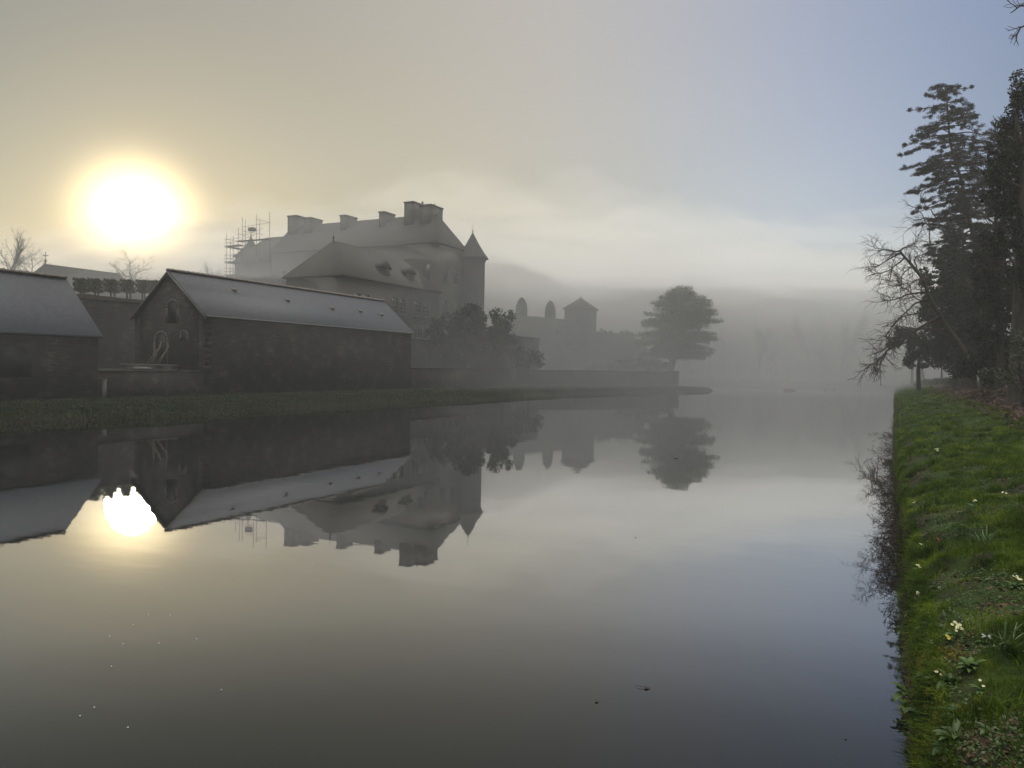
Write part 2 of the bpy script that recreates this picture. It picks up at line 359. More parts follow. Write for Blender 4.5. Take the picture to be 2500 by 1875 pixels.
# ------------------------------------------------------------------ land and water
YF = 147.0                       # far bank
XLy = [-400, 18, 25, 33, 44, 60, 72, 88, 96, 99.5, 101.2, 102.2, 104, 112, 400]
XLx = [-33, -31.6, -29.4, -30.4, -29.7, -29.4, -28.5, -25, -21.8, -20.6, -21.2, -24, -34, -58, -90]
WPy = [-400, 78, 86, 103, 104.5, 400]; WPx = [-39.45, -39.45, -34.8, -26.6, -200, -400]     # back face of the canal wall
def sstep(a, b, x): t = np.clip((x-a)/(b-a), 0, 1); return t*t*(3-2*t)
rs = np.random.default_rng(5)
def vnoise(X, Y, s, seed=0):
    """cheap smooth value noise"""
    rg = np.random.default_rng(seed); T = rg.uniform(-1, 1, (64, 64))
    x = X/s; y = Y/s; i = np.floor(x).astype(int); j = np.floor(y).astype(int); fx = x-i; fy = y-j
    fx = fx*fx*(3-2*fx); fy = fy*fy*(3-2*fy)
    g = lambda a, b: T[a % 64, b % 64]
    return (g(i, j)*(1-fx)+g(i+1, j)*fx)*(1-fy) + (g(i, j+1)*(1-fx)+g(i+1, j+1)*fx)*fy
def land(X, Y):
    X = np.asarray(X, float); Y = np.asarray(Y, float)
    dl = np.interp(Y, XLy, XLx) + 0.25*vnoise(X*0, Y, 2.3, 1) - X
    dr = X - 0.10 - 0.07*np.clip((16-Y)/8, 0, 1)*(Y > 0) - 0.055*vnoise(X*0, Y, 1.1, 2) - 0.035*vnoise(X*0, Y, 0.3, 3) - 0.0009*np.maximum(Y-60, 0)
    df = Y - YF - 0.6*vnoise(X, Y*0, 5, 4)
    zl = np.interp(dl, [-1, 0, 0.35, 0.8, 3, 9], [-1, -0.03, 0.26, 0.36, 0.42, 0.52]) + 0.05*vnoise(X, Y, 0.9, 5)*sstep(0, 1, dl)
    wx = np.interp(Y, WPy, WPx)
    zl = zl + 1.45*sstep(wx-0.1, wx-0.6, X)
    up = sstep(-47.9, -48.9, X)*sstep(58, 62, Y)*3.5 + sstep(-56.2, -57.0, X)*(1-sstep(58, 62, Y))*5.8
    zl = zl + up + sstep(-62, -110, X)*3.0
    zl = zl + sstep(100, 112, Y)*sstep(-30, -46, X)*2.0
    zr = np.interp(dr, [-0.6, 0, 0.05, 0.14, 0.4, 1.2, 2.5, 4, 9, 40], [-1, -0.05, 0.22, 0.50, 0.66, 0.9, 1.15, 1.5, 2.2, 3.2])
    zr = zr + (0.075*vnoise(X, Y, 0.6, 6) + 0.045*vnoise(X, Y, 0.22, 7))*sstep(0.05, 0.5, dr) + 0.05*vnoise(X, Y, 2.1, 8)*sstep(0.3, 1, dr)
    zf = np.interp(df, [-0.8, 0, 0.5, 2, 20], [-1, 0, 0.45, 0.6, 0.8])
    z = np.where((dl > dr) & (dl > df), zl, np.where(dr > df, zr, zf))
    z = np.where(np.maximum(dr, df) > 0, np.where(dl > np.maximum(dr, df), zl, np.maximum(np.where(dr > 0, zr, -1), np.where(df > 0, zf, -1))), z)
    return np.maximum(z, -1)
def spans(*s):
    out = []
    for a, b, st in s: out += list(np.arange(a, b, st))
    return np.array(out + [s[-1][1]])
gx = spans((-340, -120, 20), (-120, -60, 5), (-60, -18, 0.5), (-18, -1, 3.4), (-1, -0.2, 0.2), (-0.2, 0.6, 0.035), (0.6, 4.4, 0.09), (4.4, 12, 0.6), (12, 60, 6), (60, 340, 40))
gy = spans((-340, -60, 40), (-60, 0, 6), (0, 3, 0.5), (3, 14, 0.09), (14, 40, 0.2), (40, 110, 0.6), (110, 165, 1.2), (165, 400, 15))
GX, GY = np.meshgrid(gx, gy); GZ = land(GX, GY)
nx = len(gx); ii, jj = np.meshgrid(np.arange(nx-1), np.arange(len(gy)-1)); b0 = (jj*nx+ii).ravel()
o = MB().add(np.stack([GX, GY, GZ], -1).reshape(-1, 3), np.stack([b0, b0+1, b0+nx+1, b0+nx], 1)).build('ground', M['ground'], smooth=True); struct(o)
o = MB().add([(-120, -80, 0), (3.0, -80, 0), (3.0, 150, 0), (-120, 150, 0)], [(0, 1, 2, 3)]).build('water', M['water']); struct(o)
def lz(x, y): return float(land(np.array([x]), np.array([y]))[0])

# ------------------------------------------------------------------ barns and canal wall
def gable_roof(m, x0, x1, y0, y1, ze, zr, t=0.14, ov=0.35, gy=0.25):
    """Slab roof, ridge along Y, with overhang."""
    xm = (x0+x1)/2; k = (zr-ze)/(xm-x0)
    for sx in (-1, 1):
        xe = (x0-ov) if sx < 0 else (x1+ov); zz = ze - k*ov
        pl = [(xe, zz), (xm, zr), (xm, zr+t*1.3), (xe, zz+t)]
        m.prism(pl if sx > 0 else pl[::-1], 'y', y0-gy, y1+gy)
def shell_with_gables(m, x0, x1, y0, y1, z0, ze, zr, th=0.5, holes=()):
    m.box(x1-th, x1, y0, y1, z0, ze); m.box(x0, x0+th, y0, y1, z0, ze)
    xm = (x0+x1)/2
    for ya in (y0, y1-th):
        m.prism([(x0+th, z0), (x1-th, z0), (x1-th, ze+0.15), (xm, zr-0.12), (x0+th, ze+0.15)], 'y', ya+0.003, ya+th-0.003)
def arch_panel(m, axis, plane, c, zb, w, h, d, out=1):
    """Arch-topped thin solid (opening infill or surround) in a wall plane."""
    pl = [(c-w/2, zb), (c+w/2, zb)] + [(c + w/2*math.cos(a), zb+h-w/2 + w/2*math.sin(a)) for a in np.linspace(0, math.pi, 9)]
    m.prism(pl, axis, plane, plane+d*out)
def arch_ring(m, axis, plane, c, zb, w, h, tk, d, out=-1):
    A = np.linspace(0, math.pi, 11)
    inn = [(c+w/2, zb)] + [(c + w/2*math.cos(a), zb+h-w/2 + w/2*math.sin(a)) for a in A] + [(c-w/2, zb)]
    W = w/2+tk
    ou = [(c+W, zb)] + [(c + W*math.cos(a), zb+h-w/2 + W*math.sin(a)) for a in A] + [(c-W, zb)]
    n = len(inn)
    for i in range(n-1):
        m.prism([inn[i], ou[i], ou[i+1], inn[i+1]], axis, plane, plane+d*out)
def ridge_tiles(m, xm, y0, y1, z):
    y = y0
    while y < y1:
        e = min(y+0.42, y1)
        A = np.linspace(0, math.pi, 6); r = 0.16
        m.prism([(xm+r*math.cos(a), z+r*0.9*math.sin(a)) for a in A], 'y', y, e-0.03)
        m.prism([(xm+(r+.03)*math.cos(a), z+(r+.03)*0.9*math.sin(a)) for a in A], 'y', e-0.09, e-0.004)
        y = e

b = thing('stone_barn', 'long stone barn with a slate roof and its arched gable showing, standing in the middle', 'barn', (-42.3, 35, 0.5))
def P(mb, name, m, parent, smooth=False):
    """Build a part whose coordinates are given in world space."""
    q = parent; off = Vector((0, 0, 0))
    while q is not None: off += q.location; q = q.parent
    return mb.build(name, m, parent, smooth, loc=tuple(off))
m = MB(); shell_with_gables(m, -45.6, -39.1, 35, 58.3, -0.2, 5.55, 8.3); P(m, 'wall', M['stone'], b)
m = MB(); gable_roof(m, -45.6, -39.1, 35, 58.3, 5.62, 8.36, ov=0.25, gy=0.12); rf = P(m, 'roof', M['slate'], b)
m = MB(); ridge_tiles(m, -42.35, 34.85, 58.45, 8.5); P(m, 'ridge_tiles', M['ridge'], rf)
for yy, zz in ((39.3, 7.5), (44.2, 7.2), (49, 6.95), (52.7, 7.0), (55.6, 6.9)):
    m = MB(); xx = -39.1 - (zz-5.62)/(8.36-5.62)*3.25
    m.prism([(xx-0.1, zz+0.05), (xx+0.16, zz+0.05), (xx+0.2, zz+0.2), (xx-0.1, zz+0.3)], 'y', yy, yy+0.3); P(m, 'roof_vent', M['ridge'], rf)
m = MB(); m.prism([(-38.83, 5.47), (-38.77, 5.47), (-38.77, 5.55), (-38.83, 5.55)], 'y', 34.9, 58.4); P(m, 'gutter', M['metal'], rf)
m = MB()
for sx, xe in ((1, -38.86), (-1, -45.84)):
    m.prism([(xe, 5.3), (-42.35, 8.3), (-42.35, 8.46), (xe, 5.48)][::sx], 'y', 34.80, 34.87)
P(m, 'verge_board', M['surround'], rf)
for (c, zb, ww, h, nm) in ((-42.02, 5.1, 0.85, 1.4, 'upper'), (-43.06, 2.35, 1.05, 2.1, 'lower'), (-40.93, 4.0, 0.45, 0.5, 'small')):
    m = MB(); arch_panel(m, 'y', 34.985, c, zb, ww, h, 0.012, 1); o = P(m, 'arched_opening', M['dark'], b)
    m = MB(); arch_ring(m, 'y', 35.0, c, zb, ww, h, 0.16, 0.04); P(m, 'surround', M['surround'], o)
m = MB()
for i in range(9): m.box(-39.11, -39.06+0.0, 34.98+ (0.02 if i % 2 else 0), 35.35 if i % 2 else 35.6, 2.0+i*0.38, 2.36+i*0.38)
P(m, 'quoin', M['stone'], b)

b2 = thing('stone_barn', 'stone barn with a hipless slate roof cut off by the left edge of the photo', 'barn', (-42, 12, 0.5))
b2['label'] = 'shorter stone barn with plain slate roof, cut off by the left edge'
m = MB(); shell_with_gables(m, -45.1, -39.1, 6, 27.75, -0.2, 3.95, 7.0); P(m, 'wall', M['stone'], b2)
m = MB(); gable_roof(m, -45.1, -39.1, 6, 27.75, 4.0, 7.05, ov=0.22, gy=0.12); rf = P(m, 'roof', M['slate'], b2)
m = MB(); ridge_tiles(m, -42.1, 6, 27.85, 7.2); P(m, 'ridge_tiles', M['ridge'], rf)
m = MB(); arch_panel(m, 'x', -39.085, 23.3, 1.7, 1.6, 1.6, -0.012, 1); P(m, 'arched_opening', M['dark'], b2)

m = MB(); m.box(-39.5, -39.1, 27.8, 34.95, 0, 1.95); m.box(-39.56, -39.04, 27.8, 34.95, 1.95, 2.04)
o = m.build('canal_wall', M['stone'], loc=(-39.3, 31, 0.4)); tag(o, 'short low stone wall closing the gap between the two barns', 'wall')
m = MB(); m.box(-40.3, -39.7, 27.9, 31, 2.0, 2.1); m = MB()
m.box(-45.0, -41.45, 33.6, 34.97, 1.7, 2.3); m.box(-45.1, -41.35, 33.5, 34.97, 2.3, 2.4)
tag(m.build('stone_ledge', M['dressed'], loc=(-43.2, 34.3, 1.9)), 'pale stone ledge at the foot of the middle barn gable', 'ledge')
m = MB(); m.prism([(-41.2, 2.05), (-40.5, 2.05), (-40.55, 2.2), (-41.1, 2.24)], 'y', 31.4, 32.3)
tag(m.build('stone_slab', M['dressed'], loc=(-40.8, 31.8, 2.05)), 'pale flat slab lying on top of the low wall between the barns', 'slab')
g = np.random.default_rng(3)
for i, (c, dx) in enumerate(((-43.4, .1), (-43.1, .2), (-42.85, -.05), (-42.6, .28), (-42.3, .12))):
    m = MB(); m.tube([(c, 34.2, 2.4), (c+dx, 34.9, 3.4+0.25*(i % 3))], 0.035, 6, cap=True)
    tag(m.build('wooden_stake', M['palewood'], loc=(c, 34.2, 2.4)), ('leftmost', 'second from left', 'middle', 'second from right', 'rightmost')[i] + ' of the pale stakes leaning in the lower arch of the barn gable', 'stake', 'stakes leaning in the arch')
m = MB(); m.box(-39.02, -38.86, 27.9, 28.1, 0.3, 1.5); m.box(-39.04, -38.84, 27.88, 28.12, 1.5, 1.56)
tag(m.build('stone_post', M['dressed'], loc=(-38.95, 28, 0.4)), 'narrow pale post standing against the low wall beside the left barn', 'post')

def wall_run(m, pts, tk, z0, tops, cop=0.08):
    """Wall along points (x,y) of its front face, thickness to the left (-x)."""
    for i in range(len(pts)-1):
        (xa, ya), (xb, yb) = pts[i], pts[i+1]; za, zb = tops[i], tops[i+1]
        d = np.array([xb-xa, yb-ya]); d /= np.linalg.norm(d); n = np.array([-d[1], d[0]])*tk
        def blk(e, q0a, q0b, q1a, q1b):
            A = np.array([xa, ya])-n*e/tk; B = np.array([xb, yb])-n*e/tk; C = np.array([xb, yb])+n*(1+e/tk*1.0); D = np.array([xa, ya])+n*(1+e/tk)
            v = [(A[0], A[1], q0a), (B[0], B[1], q0b), (C[0], C[1], q0b), (D[0], D[1], q0a), (A[0], A[1], q1a), (B[0], B[1], q1b), (C[0], C[1], q1b), (D[0], D[1], q1a)]
            m.add(v, [(0, 3, 2, 1), (4, 5, 6, 7), (0, 1, 5, 4), (1, 2, 6, 5), (2, 3, 7, 6), (3, 0, 4, 7)])
        blk(0, z0, z0, za-cop, zb-cop)
        if cop: blk(0.05, za-cop, zb-cop, za, zb)
m = MB(); wall_run(m, [(-39.1, 58.4), (-39.1, 78.3)], 0.4, 0, [2.4, 2.42])
tag(m.build('canal_wall', M['stone'], loc=(-39.3, 68, 0.4)), 'dark low stone wall running from the middle barn to the pale pillar', 'wall')
m = MB(); m.box(-39.5, -38.95, 78.35, 79.9, 0, 2.35); m.box(-39.56, -38.88, 78.3, 79.95, 2.35, 2.5)
tag(m.build('wall_pillar', M['dressed'], loc=(-39.2, 79.1, 0.4)), 'paler squared stone pillar breaking the low canal wall', 'pillar')
m = MB(); wall_run(m, [(-39.1, 79.95), (-38.4, 81.5), (-34.3, 86), (-30.2, 95), (-26.6, 102.2)], 0.4, 0, [2.3, 2.35, 2.4, 2.4, 2.4])
m2 = MB(); m2.box(-27.0, -25.9, 102.1, 103.0, 0.1, 2.5); 
ow = tag(m.build('canal_wall', M['stone'], loc=(-33, 90, 0.4)), 'low stone wall curving along the far grassy bank below the cedar', 'wall')
P(m2, 'end_pier', M['stone'], ow)

# terrace walls behind
m = MB(); wall_run(m, [(-56.0, 28), (-56.0, 61.5)], 0.6, 0.5, [7.3, 7.55], 0.1)
tag(m.build('terrace_wall', M['stone'], loc=(-56.3, 45, 1.9)), 'high dark retaining wall under the clipped trees, seen between the barns', 'wall')
m = MB(); wall_run(m, [(-48.0, 60), (-48.0, 92)], 0.6, 1.0, [5.55, 5.65], 0.1)
dw = tag(m.build('terrace_wall', M['stone'], loc=(-48.3, 76, 1.9)), 'stone terrace wall with an arched doorway below the pale house', 'wall')
m = MB(); arch_panel(m, 'x', -47.985, 74.1, 1.5, 1.1, 2.7, -0.012, 1); o = P(m, 'arched_door', M['dark'], dw)
m = MB(); arch_ring(m, 'x', -48.0, 74.1, 1.5, 1.1, 2.7, 0.2, 0.05, 1); P(m, 'surround', M['surround'], o)
m = MB(); m.box(-47.3, -39.9, 77.0, 88, 1.0, 6.2); m.box(-47.35, -39.82, 76.92, 88.05, 6.2, 6.32)
tag(m.build('garden_bastion', M['stone'], loc=(-43.5, 82, 1.9)), 'square-cornered stone garden bastion half hidden by dark bushes', 'bastion')

# ------------------------------------------------------------------ pale house
def hip_roof(m, x0, x1, y0, y1, ze, zr, hx0=0, hx1=0, hy0=0, hy1=0, ov=0.3, t=0.16, axis='y'):
    """Hipped roof solid; ridge along axis, hips give the run at each end."""
    x0 -= ov; x1 += ov; y0 -= ov; y1 += ov
    xm, ym = (x0+x1)/2, (y0+y1)/2
    if axis == 'y': ra, rb = (xm, y0+hy0, zr), (xm, y1-hy1, zr)
    else: ra, rb = (x0+hx0, ym, zr), (x1-hx1, ym, zr)
    v = [(x0, y0, ze), (x1, y0, ze), (x1, y1, ze), (x0, y1, ze)] + [(a, b_, ze+t) for a, b_ in ((x0, y0), (x1, y0), (x1, y1), (x0, y1))] + [ra, rb]
    f = [(3, 2, 1, 0), (0, 1, 5, 4), (1, 2, 6, 5), (2, 3, 7, 6), (3, 0, 4, 7)]
    f += [(4, 5, 8), (6, 7, 9), (5, 6, 9, 8), (7, 4, 8, 9)] if axis == 'y' else [(7, 4, 8), (5, 6, 9), (4, 5, 9, 8), (6, 7, 8, 9)]
    m.add(v, f); return m
def window_x(parent, X, y0, y1, z0, z1, nm=2, nt=4, sill=True, fm='frame'):
    """Glazed window on a wall facing +X."""
    m = MB(); m.box(X+0.004, X+0.02, y0, y1, z0, z1); wd = P(m, 'window', M['glass'], parent)
    m = MB(); e = 0.07
    m.box(X+0.022, X+0.07, y0, y1, z0, z0+e); m.box(X+0.022, X+0.07, y0, y1, z1-e, z1)
    for i in range(nm+1):
        c = y0+e/2+(y1-y0-e)*i/nm; m.box(X+0.024, X+0.068, c-e/2, c+e/2, z0+e, z1-e)
    for j in range(1, nt):
        c = z0+(z1-z0)*j/nt
        for i in range(nm):
            ca = y0+e/2+(y1-y0-e)*i/nm+e/2; cb = y0+e/2+(y1-y0-e)*(i+1)/nm-e/2; m.box(X+0.026, X+0.055, ca, cb, c-0.025, c+0.025)
    P(m, 'frame', M[fm], wd)
    if sill:
        m = MB(); m.box(X+0.004, X+0.22, y0-0.15, y1+0.15, z0-0.16, z0-0.01); P(m, 'sill', M['dressed'], wd)
def window_y(parent, Y, x0, x1, z0, z1):
    m = MB(); m.box(x0, x1, Y-0.02, Y-0.004, z0, z1); wd = P(m, 'window', M['glass'], parent)
    m = MB(); xm = (x0+x1)/2; zm = z0+(z1-z0)*0.6
    for a, b_ in ((x0, x0+.08), (xm-.04, xm+.04), (x1-.08, x1)): m.box(a, b_, Y-0.07, Y-0.022, z0, z1)
    for a, b_ in ((x0+.08, xm-.04), (xm+.04, x1-.08)):
        for c in (z0+.04, zm, z1-.04): m.box(a, b_, Y-0.068, Y-0.024, c-.04, c+.04)
    P(m, 'frame', M['castle'], wd)

h = thing('manor_house', 'pale rendered house with a steep hipped roof and small-paned windows in front of the castle', 'house', (-53.7, 71, 5.4))
m = MB(); m.box(-57.5, -50, 62.1, 80.4, 4.5, 11.5); P(m, 'wall', M['render'], h)
m = MB(); hip_roof(m, -57.5, -50, 62.1, 80.4, 11.5, 15.75, hy0=3.3, hy1=3.6); rf = P(m, 'roof', M['castle_slate'], h)
m = MB(); m.lathe([(0.12, 0), (0.05, 0.3), (0.14, 0.42), (0.02, 0.6), (0.02, 1.15), (0, 1.2)], (-53.75, 65.1, 15.65), 8); P(m, 'finial', M['metal'], rf)
for (ya, yb, za, zb) in ((70.5, 71.8, 8.4, 10.2), (72.05, 73.35, 8.4, 10.2), (75.0, 76.4, 8.4, 10.2), (76.75, 78.2, 8.4, 10.2), (75.0, 76.4, 5.85, 7.25), (76.75, 78.2, 5.85, 7.25), (63.9, 65.1, 8.4, 10.1), (65.4, 66.6, 8.4, 10.1), (70.6, 72, 5.85, 7.25)):
    window_x(h, -50, ya, yb, za, zb)
for yc in (70.2, 75.2):
    m = MB(); m.box(-52.2, -50.55, yc-0.7, yc+0.7, 11.9, 13.3); d = P(m, 'dormer', M['render'], rf)
    m = MB(); m.prism([(yc-0.95, 13.25), (yc+0.95, 13.25), (yc, 14.2)], 'x', -52.6, -50.4); m.box(-50.54, -50.52, yc-0.4, yc+0.4, 12.1, 13.1); P(m, 'dormer_roof', M['castle_slate'], d) if False else P(m, 'dormer_roof', M['castle_slate'], rf)
m = MB(); m.tube([(-49.93, 74.5, 5.2), (-49.93, 74.5, 11.4)], 0.06, 6, cap=True); P(m, 'downpipe', M['metal'], h)

# ------------------------------------------------------------------ castle
c = thing('castle', 'great foggy castle with a long high roof, chimney stacks and pointed corner towers', 'castle', (-68, 88, 5))
m = MB(); m.box(-81.0, -53.1, 84.5, 91.9, 3, 18.4); P(m, 'wall', M['castle'], c)
m = MB(); hip_roof(m, -81.0, -53.1, 84.5, 91.9, 18.4, 23.0, hx0=0.8, hx1=2.5, axis='x'); rf = P(m, 'roof', M['castle_slate'], c)
m = MB(); m.box(-88.5, -81.003, 84.7, 91.7, 3, 17.4); P(m, 'wall', M['castle'], c)
m = MB(); hip_roof(m, -88.5, -81.3, 84.7, 91.7, 17.4, 21.6, hx0=3.0, hx1=0.2, axis='x'); P(m, 'roof', M['castle_slate'], c)
for (xa, xb, zt, y1) in ((-80.3, -78.6, 24.35, 89.9), (-77.15, -75.9, 23.85, 89.4), (-70.6, -69.6, 23.75, 89.4), (-63.9, -63.0, 23.75, 89.4), (-59.75, -58.3, 24.75, 90.1), (-57.3, -55.5, 24.15, 89.9)):
    m = MB(); m.box(xa, xb, 86.9, y1, 20, zt-0.22); ch = P(m, 'chimney', M['castle'], rf)
    m = MB(); m.box(xa-0.09, xb+0.09, 86.8, y1+0.1, zt-0.22, zt-0.05); m.box(xa+0.1, xb-0.1, 87.0, y1-0.1, zt-0.05, zt); P(m, 'chimney_cap', M['dressed'], rf)
for (x, y, z) in ((-58.6, 89.6, 24.7), (-56.4, 89.2, 24.1)):
    m = MB(); m.lathe([(0.13, 0), (0.15, 0.35), (0.1, 0.5), (0, 0.52)], (x, y, z), 8); P(m, 'chimney_pot', M['ridge'], rf)
for x in np.arange(-79, -55, 3.4):
    for z in (13.6, 9.2): window_y(c, 84.5, x, x+1.3, z, z+2.3)
for y in (86.2, 89.0):
    for z in (13.6, 9.2): window_x(c, -53.1, y, y+1.2, z, z+2.2, fm='castle')
def turret(parent, cx, cy, r, z0, ze, zt, zf, bell):
    m = MB(); m.lathe([(r, z0), (r, ze-0.6), (r+0.15, ze-0.4), (r+0.15, ze)], (cx, cy, 0), 28); t = P(m, 'tower', M['castle'], parent, True)
    hh = zt-ze
    if bell: pr = [(r+0.55, ze-0.12), (r+0.5, ze), (r*0.93, ze+hh*0.12), (r*0.55, ze+hh*0.40), (r*0.28, ze+hh*0.66), (r*0.09, ze+hh*0.9), (0.04, zt)]
    else: pr = [(r+0.5, ze-0.1), (r+0.42, ze+0.05), (r*0.95, ze+hh*0.2), (r*0.48, ze+hh*0.58), (0.07, zt)]
    m = MB(); m.lathe(pr + [(0, zt)], (cx, cy, 0), 28); rt = P(m, 'cone_roof', M['castle_slate'], t)
    m = MB(); m.lathe([(0.14, zt-0.1), (0.05, zt+0.1), (0.12, zt+0.25), (0.03, zt+0.4), (0.03, zf), (0, zf)], (cx, cy, 0), 8); P(m, 'finial', M['metal'], t)
turret(c, -52.35, 92.7, 1.75, 3, 17.55, 21.0, 22.1, False)
turret(c, -88.9, 88.3, 2.1, 3, 18.9, 22.0, 23.4, True)

s = thing('scaffolding', 'tall pole scaffolding with plank lifts round the left turret of the castle', 'scaffolding', (-90.5, 88, 5))
g = np.random.default_rng(11)
for x, y, zt in ((-92.2, 86.6, 22.4), (-91.7, 88.4, 21.6), (-91.2, 86.4, 21.2), (-90.4, 86.2, 21.9), (-89.2, 86.0, 21.0), (-92.1, 90.2, 21.5)):
    m = MB(); m.tube([(x, y, 5), (x, y, zt)], 0.045, 6, cap=True); P(m, 'pole', M['metal'], s)
for z in (8, 10, 12, 14, 16, 18, 20.4):
    m = MB()
    for dz in (0, 0.5, 1.0):
        m.tube([(-92.6, 86.5, z+dz), (-88.6, 85.9, z+dz)], 0.03, 5, cap=True); m.tube([(-92.2, 86.2, z+dz+.1), (-92.1, 90.8, z+dz+.1)], 0.03, 5, cap=True)
    P(m, 'guard_rail', M['metal'], s)
    m = MB(); m.box(-92.3, -91.1, 86.3, 90.6, z-0.16, z-0.08); m.box(-91.095, -88.4, 85.6, 86.6, z-0.16, z-0.08); P(m, 'plank_deck', M['wood'], s)
s = thing('scaffolding', 'upper scaffolding frame of thin poles standing above the castle roof slope', 'scaffolding', (-85, 85, 17))
for x, zt in ((-87.4, 22.6), (-86.6, 24.0), (-86.0, 23.6), (-83.8, 24.3), (-83.2, 23.4), (-81.3, 24.4)):
    m = MB(); m.tube([(x, 84.3, 17.3), (x, 84.3, zt)], 0.04, 6, cap=True); P(m, 'pole', M['metal'], s)
for (a, b_) in (((-87.5, 21.6), (-86, 21.5)), ((-87.5, 20.6), (-84, 21.4)), ((-86.6, 22.6), (-81.2, 22.9)), ((-86.4, 22.0), (-82.4, 21.2)), ((-83.8, 23.6), (-81.0, 22.8)), ((-86.6, 21.2), (-82.5, 22.2))):
    m = MB(); m.tube([(a[0], 84.3, a[1]), (b_[0], 84.3, b_[1])], 0.03, 5, cap=True); P(m, 'cross_tube', M['metal'], s)
m = MB(); m.box(-85.2, -84.2, 84.0, 84.6, 21.9, 22.4); m.box(-87.4, -81.5, 83.9, 84.8, 20.5, 20.58); P(m, 'plank_deck', M['wood'], s)

# ------------------------------------------------------------------ chapel on the left
A = at(111, 643, X=-82); B = at(286, 668, X=-82)
k = thing('chapel', 'distant hip-roofed building with a small finial, glowing under the sun behind the left barn', 'chapel', (-82, (A[1]+B[1])/2, 7))
zr = (A[2]+B[2])/2
m = MB(); m.box(-87, -77, A[1]-2.8, B[1]+2.8, 5, zr-5.2); P(m, 'wall', M['castle'], k)
m = MB(); hip_roof(m, -87, -77, A[1]-2.8, B[1]+2.8, zr-5.2, zr, hy0=3.0, hy1=3.0); rf = P(m, 'roof', M['castle_slate'], k)
m = MB(); q = (-82, A[1], zr-0.1); m.lathe([(0.15, 0), (0.05, 0.25), (0.15, 0.45), (0.03, 0.6), (0.03, 1.35), (0, 1.4)], q, 8); m.box(q[0]-.03, q[0]+.03, q[1]-.3, q[1]+.3, q[2]+.95, q[2]+1.03); P(m, 'finial', M['metal'], rf)

# ------------------------------------------------------------------ rampart, pavilion, clipped columns
def dome_patch(m, pts): pass
R_ = [at(1250, 768, D=114), at(1300, 772, D=116), at(1380, 780, D=118), at(1445, 808, D=120), at(1530, 816, D=122), at(1570, 840, D=123), at(1605, 872, D=124), at(1632, 900, D=124)]
m = MB()
for i in range(len(R_)-1):
    a, b_ = R_[i], R_[i+1]; d = (b_-a)[:2]; d /= np.linalg.norm(d); n = np.array([-d[1], d[0]])*2.0
    v = [(a[0], a[1], 0.5), (b_[0], b_[1], 0.5), (b_[0]+n[0], b_[1]+n[1], 0.5), (a[0]+n[0], a[1]+n[1], 0.5), tuple(a), tuple(b_), (b_[0]+n[0], b_[1]+n[1], b_[2]), (a[0]+n[0], a[1]+n[1], a[2])]
    m.add(v, [(0, 3, 2, 1), (4, 5, 6, 7), (0, 1, 5, 4), (1, 2, 6, 5), (2, 3, 7, 6), (3, 0, 4, 7)])
rw = tag(m.build('rampart', M['castle'], loc=(-45, 110, 2)), 'high misty rampart wall sloping down towards the cedar', 'rampart')
g = np.random.default_rng(21)
cs = []; 
for i in range(150):
    t = g.uniform(0, len(R_)-1.01); j = int(t); p = R_[j]*(1-t+j) + R_[j+1]*(t-j); cs.append((p[0]-0.2, p[1]-0.6, g.uniform(2.0, p[2]-0.6)))
for i in range(36):
    t = g.uniform(2.9, len(R_)-1.01); j = int(t); p = R_[j]*(1-t+j) + R_[j+1]*(t-j); cs.append((p[0]+g.uniform(-.4, .4), p[1], p[2]+g.uniform(-.1, .35)))
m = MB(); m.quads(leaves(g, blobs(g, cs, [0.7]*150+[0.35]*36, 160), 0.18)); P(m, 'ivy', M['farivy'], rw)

pv = thing('pavilion', 'small square pavilion with a steep pyramid roof standing on the rampart', 'pavilion', (-43.7, 111, 8))
zc = at(1412, 756, D=118); x, y, z = zc
m = MB(); m.box(x-1.9, x+1.9, y-1.9+1, y+1.9+1, 6, z); P(m, 'wall', M['castle'], pv)
m = MB(); hip_roof(m, x-1.9, x+1.9, y-.9, y+2.9, z, z+1.95, hy0=2.15, hy1=2.15, ov=0.25); rf = P(m, 'roof', M['castle_slate'], pv)
m = MB(); m.lathe([(0.1, 0), (0.04, 0.15), (0.09, 0.22), (0, 0.5)], (x, y+1, z+1.9), 8); P(m, 'finial', M['metal'], rf)

def topiary(px, w_px, ytop, ybot, D, label, r):
    b0 = at(px, ybot, D=D); t0 = at(px, ytop, D=D); rad = w_px/2*D/FPX; h_ = t0[2]-b0[2]+1.5
    t = thing('clipped_column_tree', label, 'tree', (b0[0], b0[1], b0[2]-1.5), 'clipped column trees on the rampart')
    g = np.random.default_rng(r); m = MB(); m.tube([(0, 0, -0.4), (0, 0, h_*0.6)], [0.14, 0.08], 7); m.build('trunk', M['bark'], t)
    zz = g.uniform(0.25, 1, 3200); prof = np.interp(zz, [0, 0.3, 0.6, 0.8, 0.93, 1], [0.8, 1, 1, 0.8, 0.45, 0.05])
    a = g.uniform(0, 2*math.pi, 3200); rr = rad*prof*g.uniform(0.6, 1.03, 3200)**0.5
    C = np.stack([rr*np.cos(a), rr*np.sin(a), zz*h_], 1); m = MB(); m.quads(leaves(g, C, 0.12)); m.build('crown', M['holly'], t)
topiary(1273, 27, 727, 768, 118, 'taller clipped column tree on the rampart, beside the castle tower', 31)
topiary(1343, 25, 735, 775, 118, 'shorter clipped column tree on the rampart, next to the pavilion', 32)

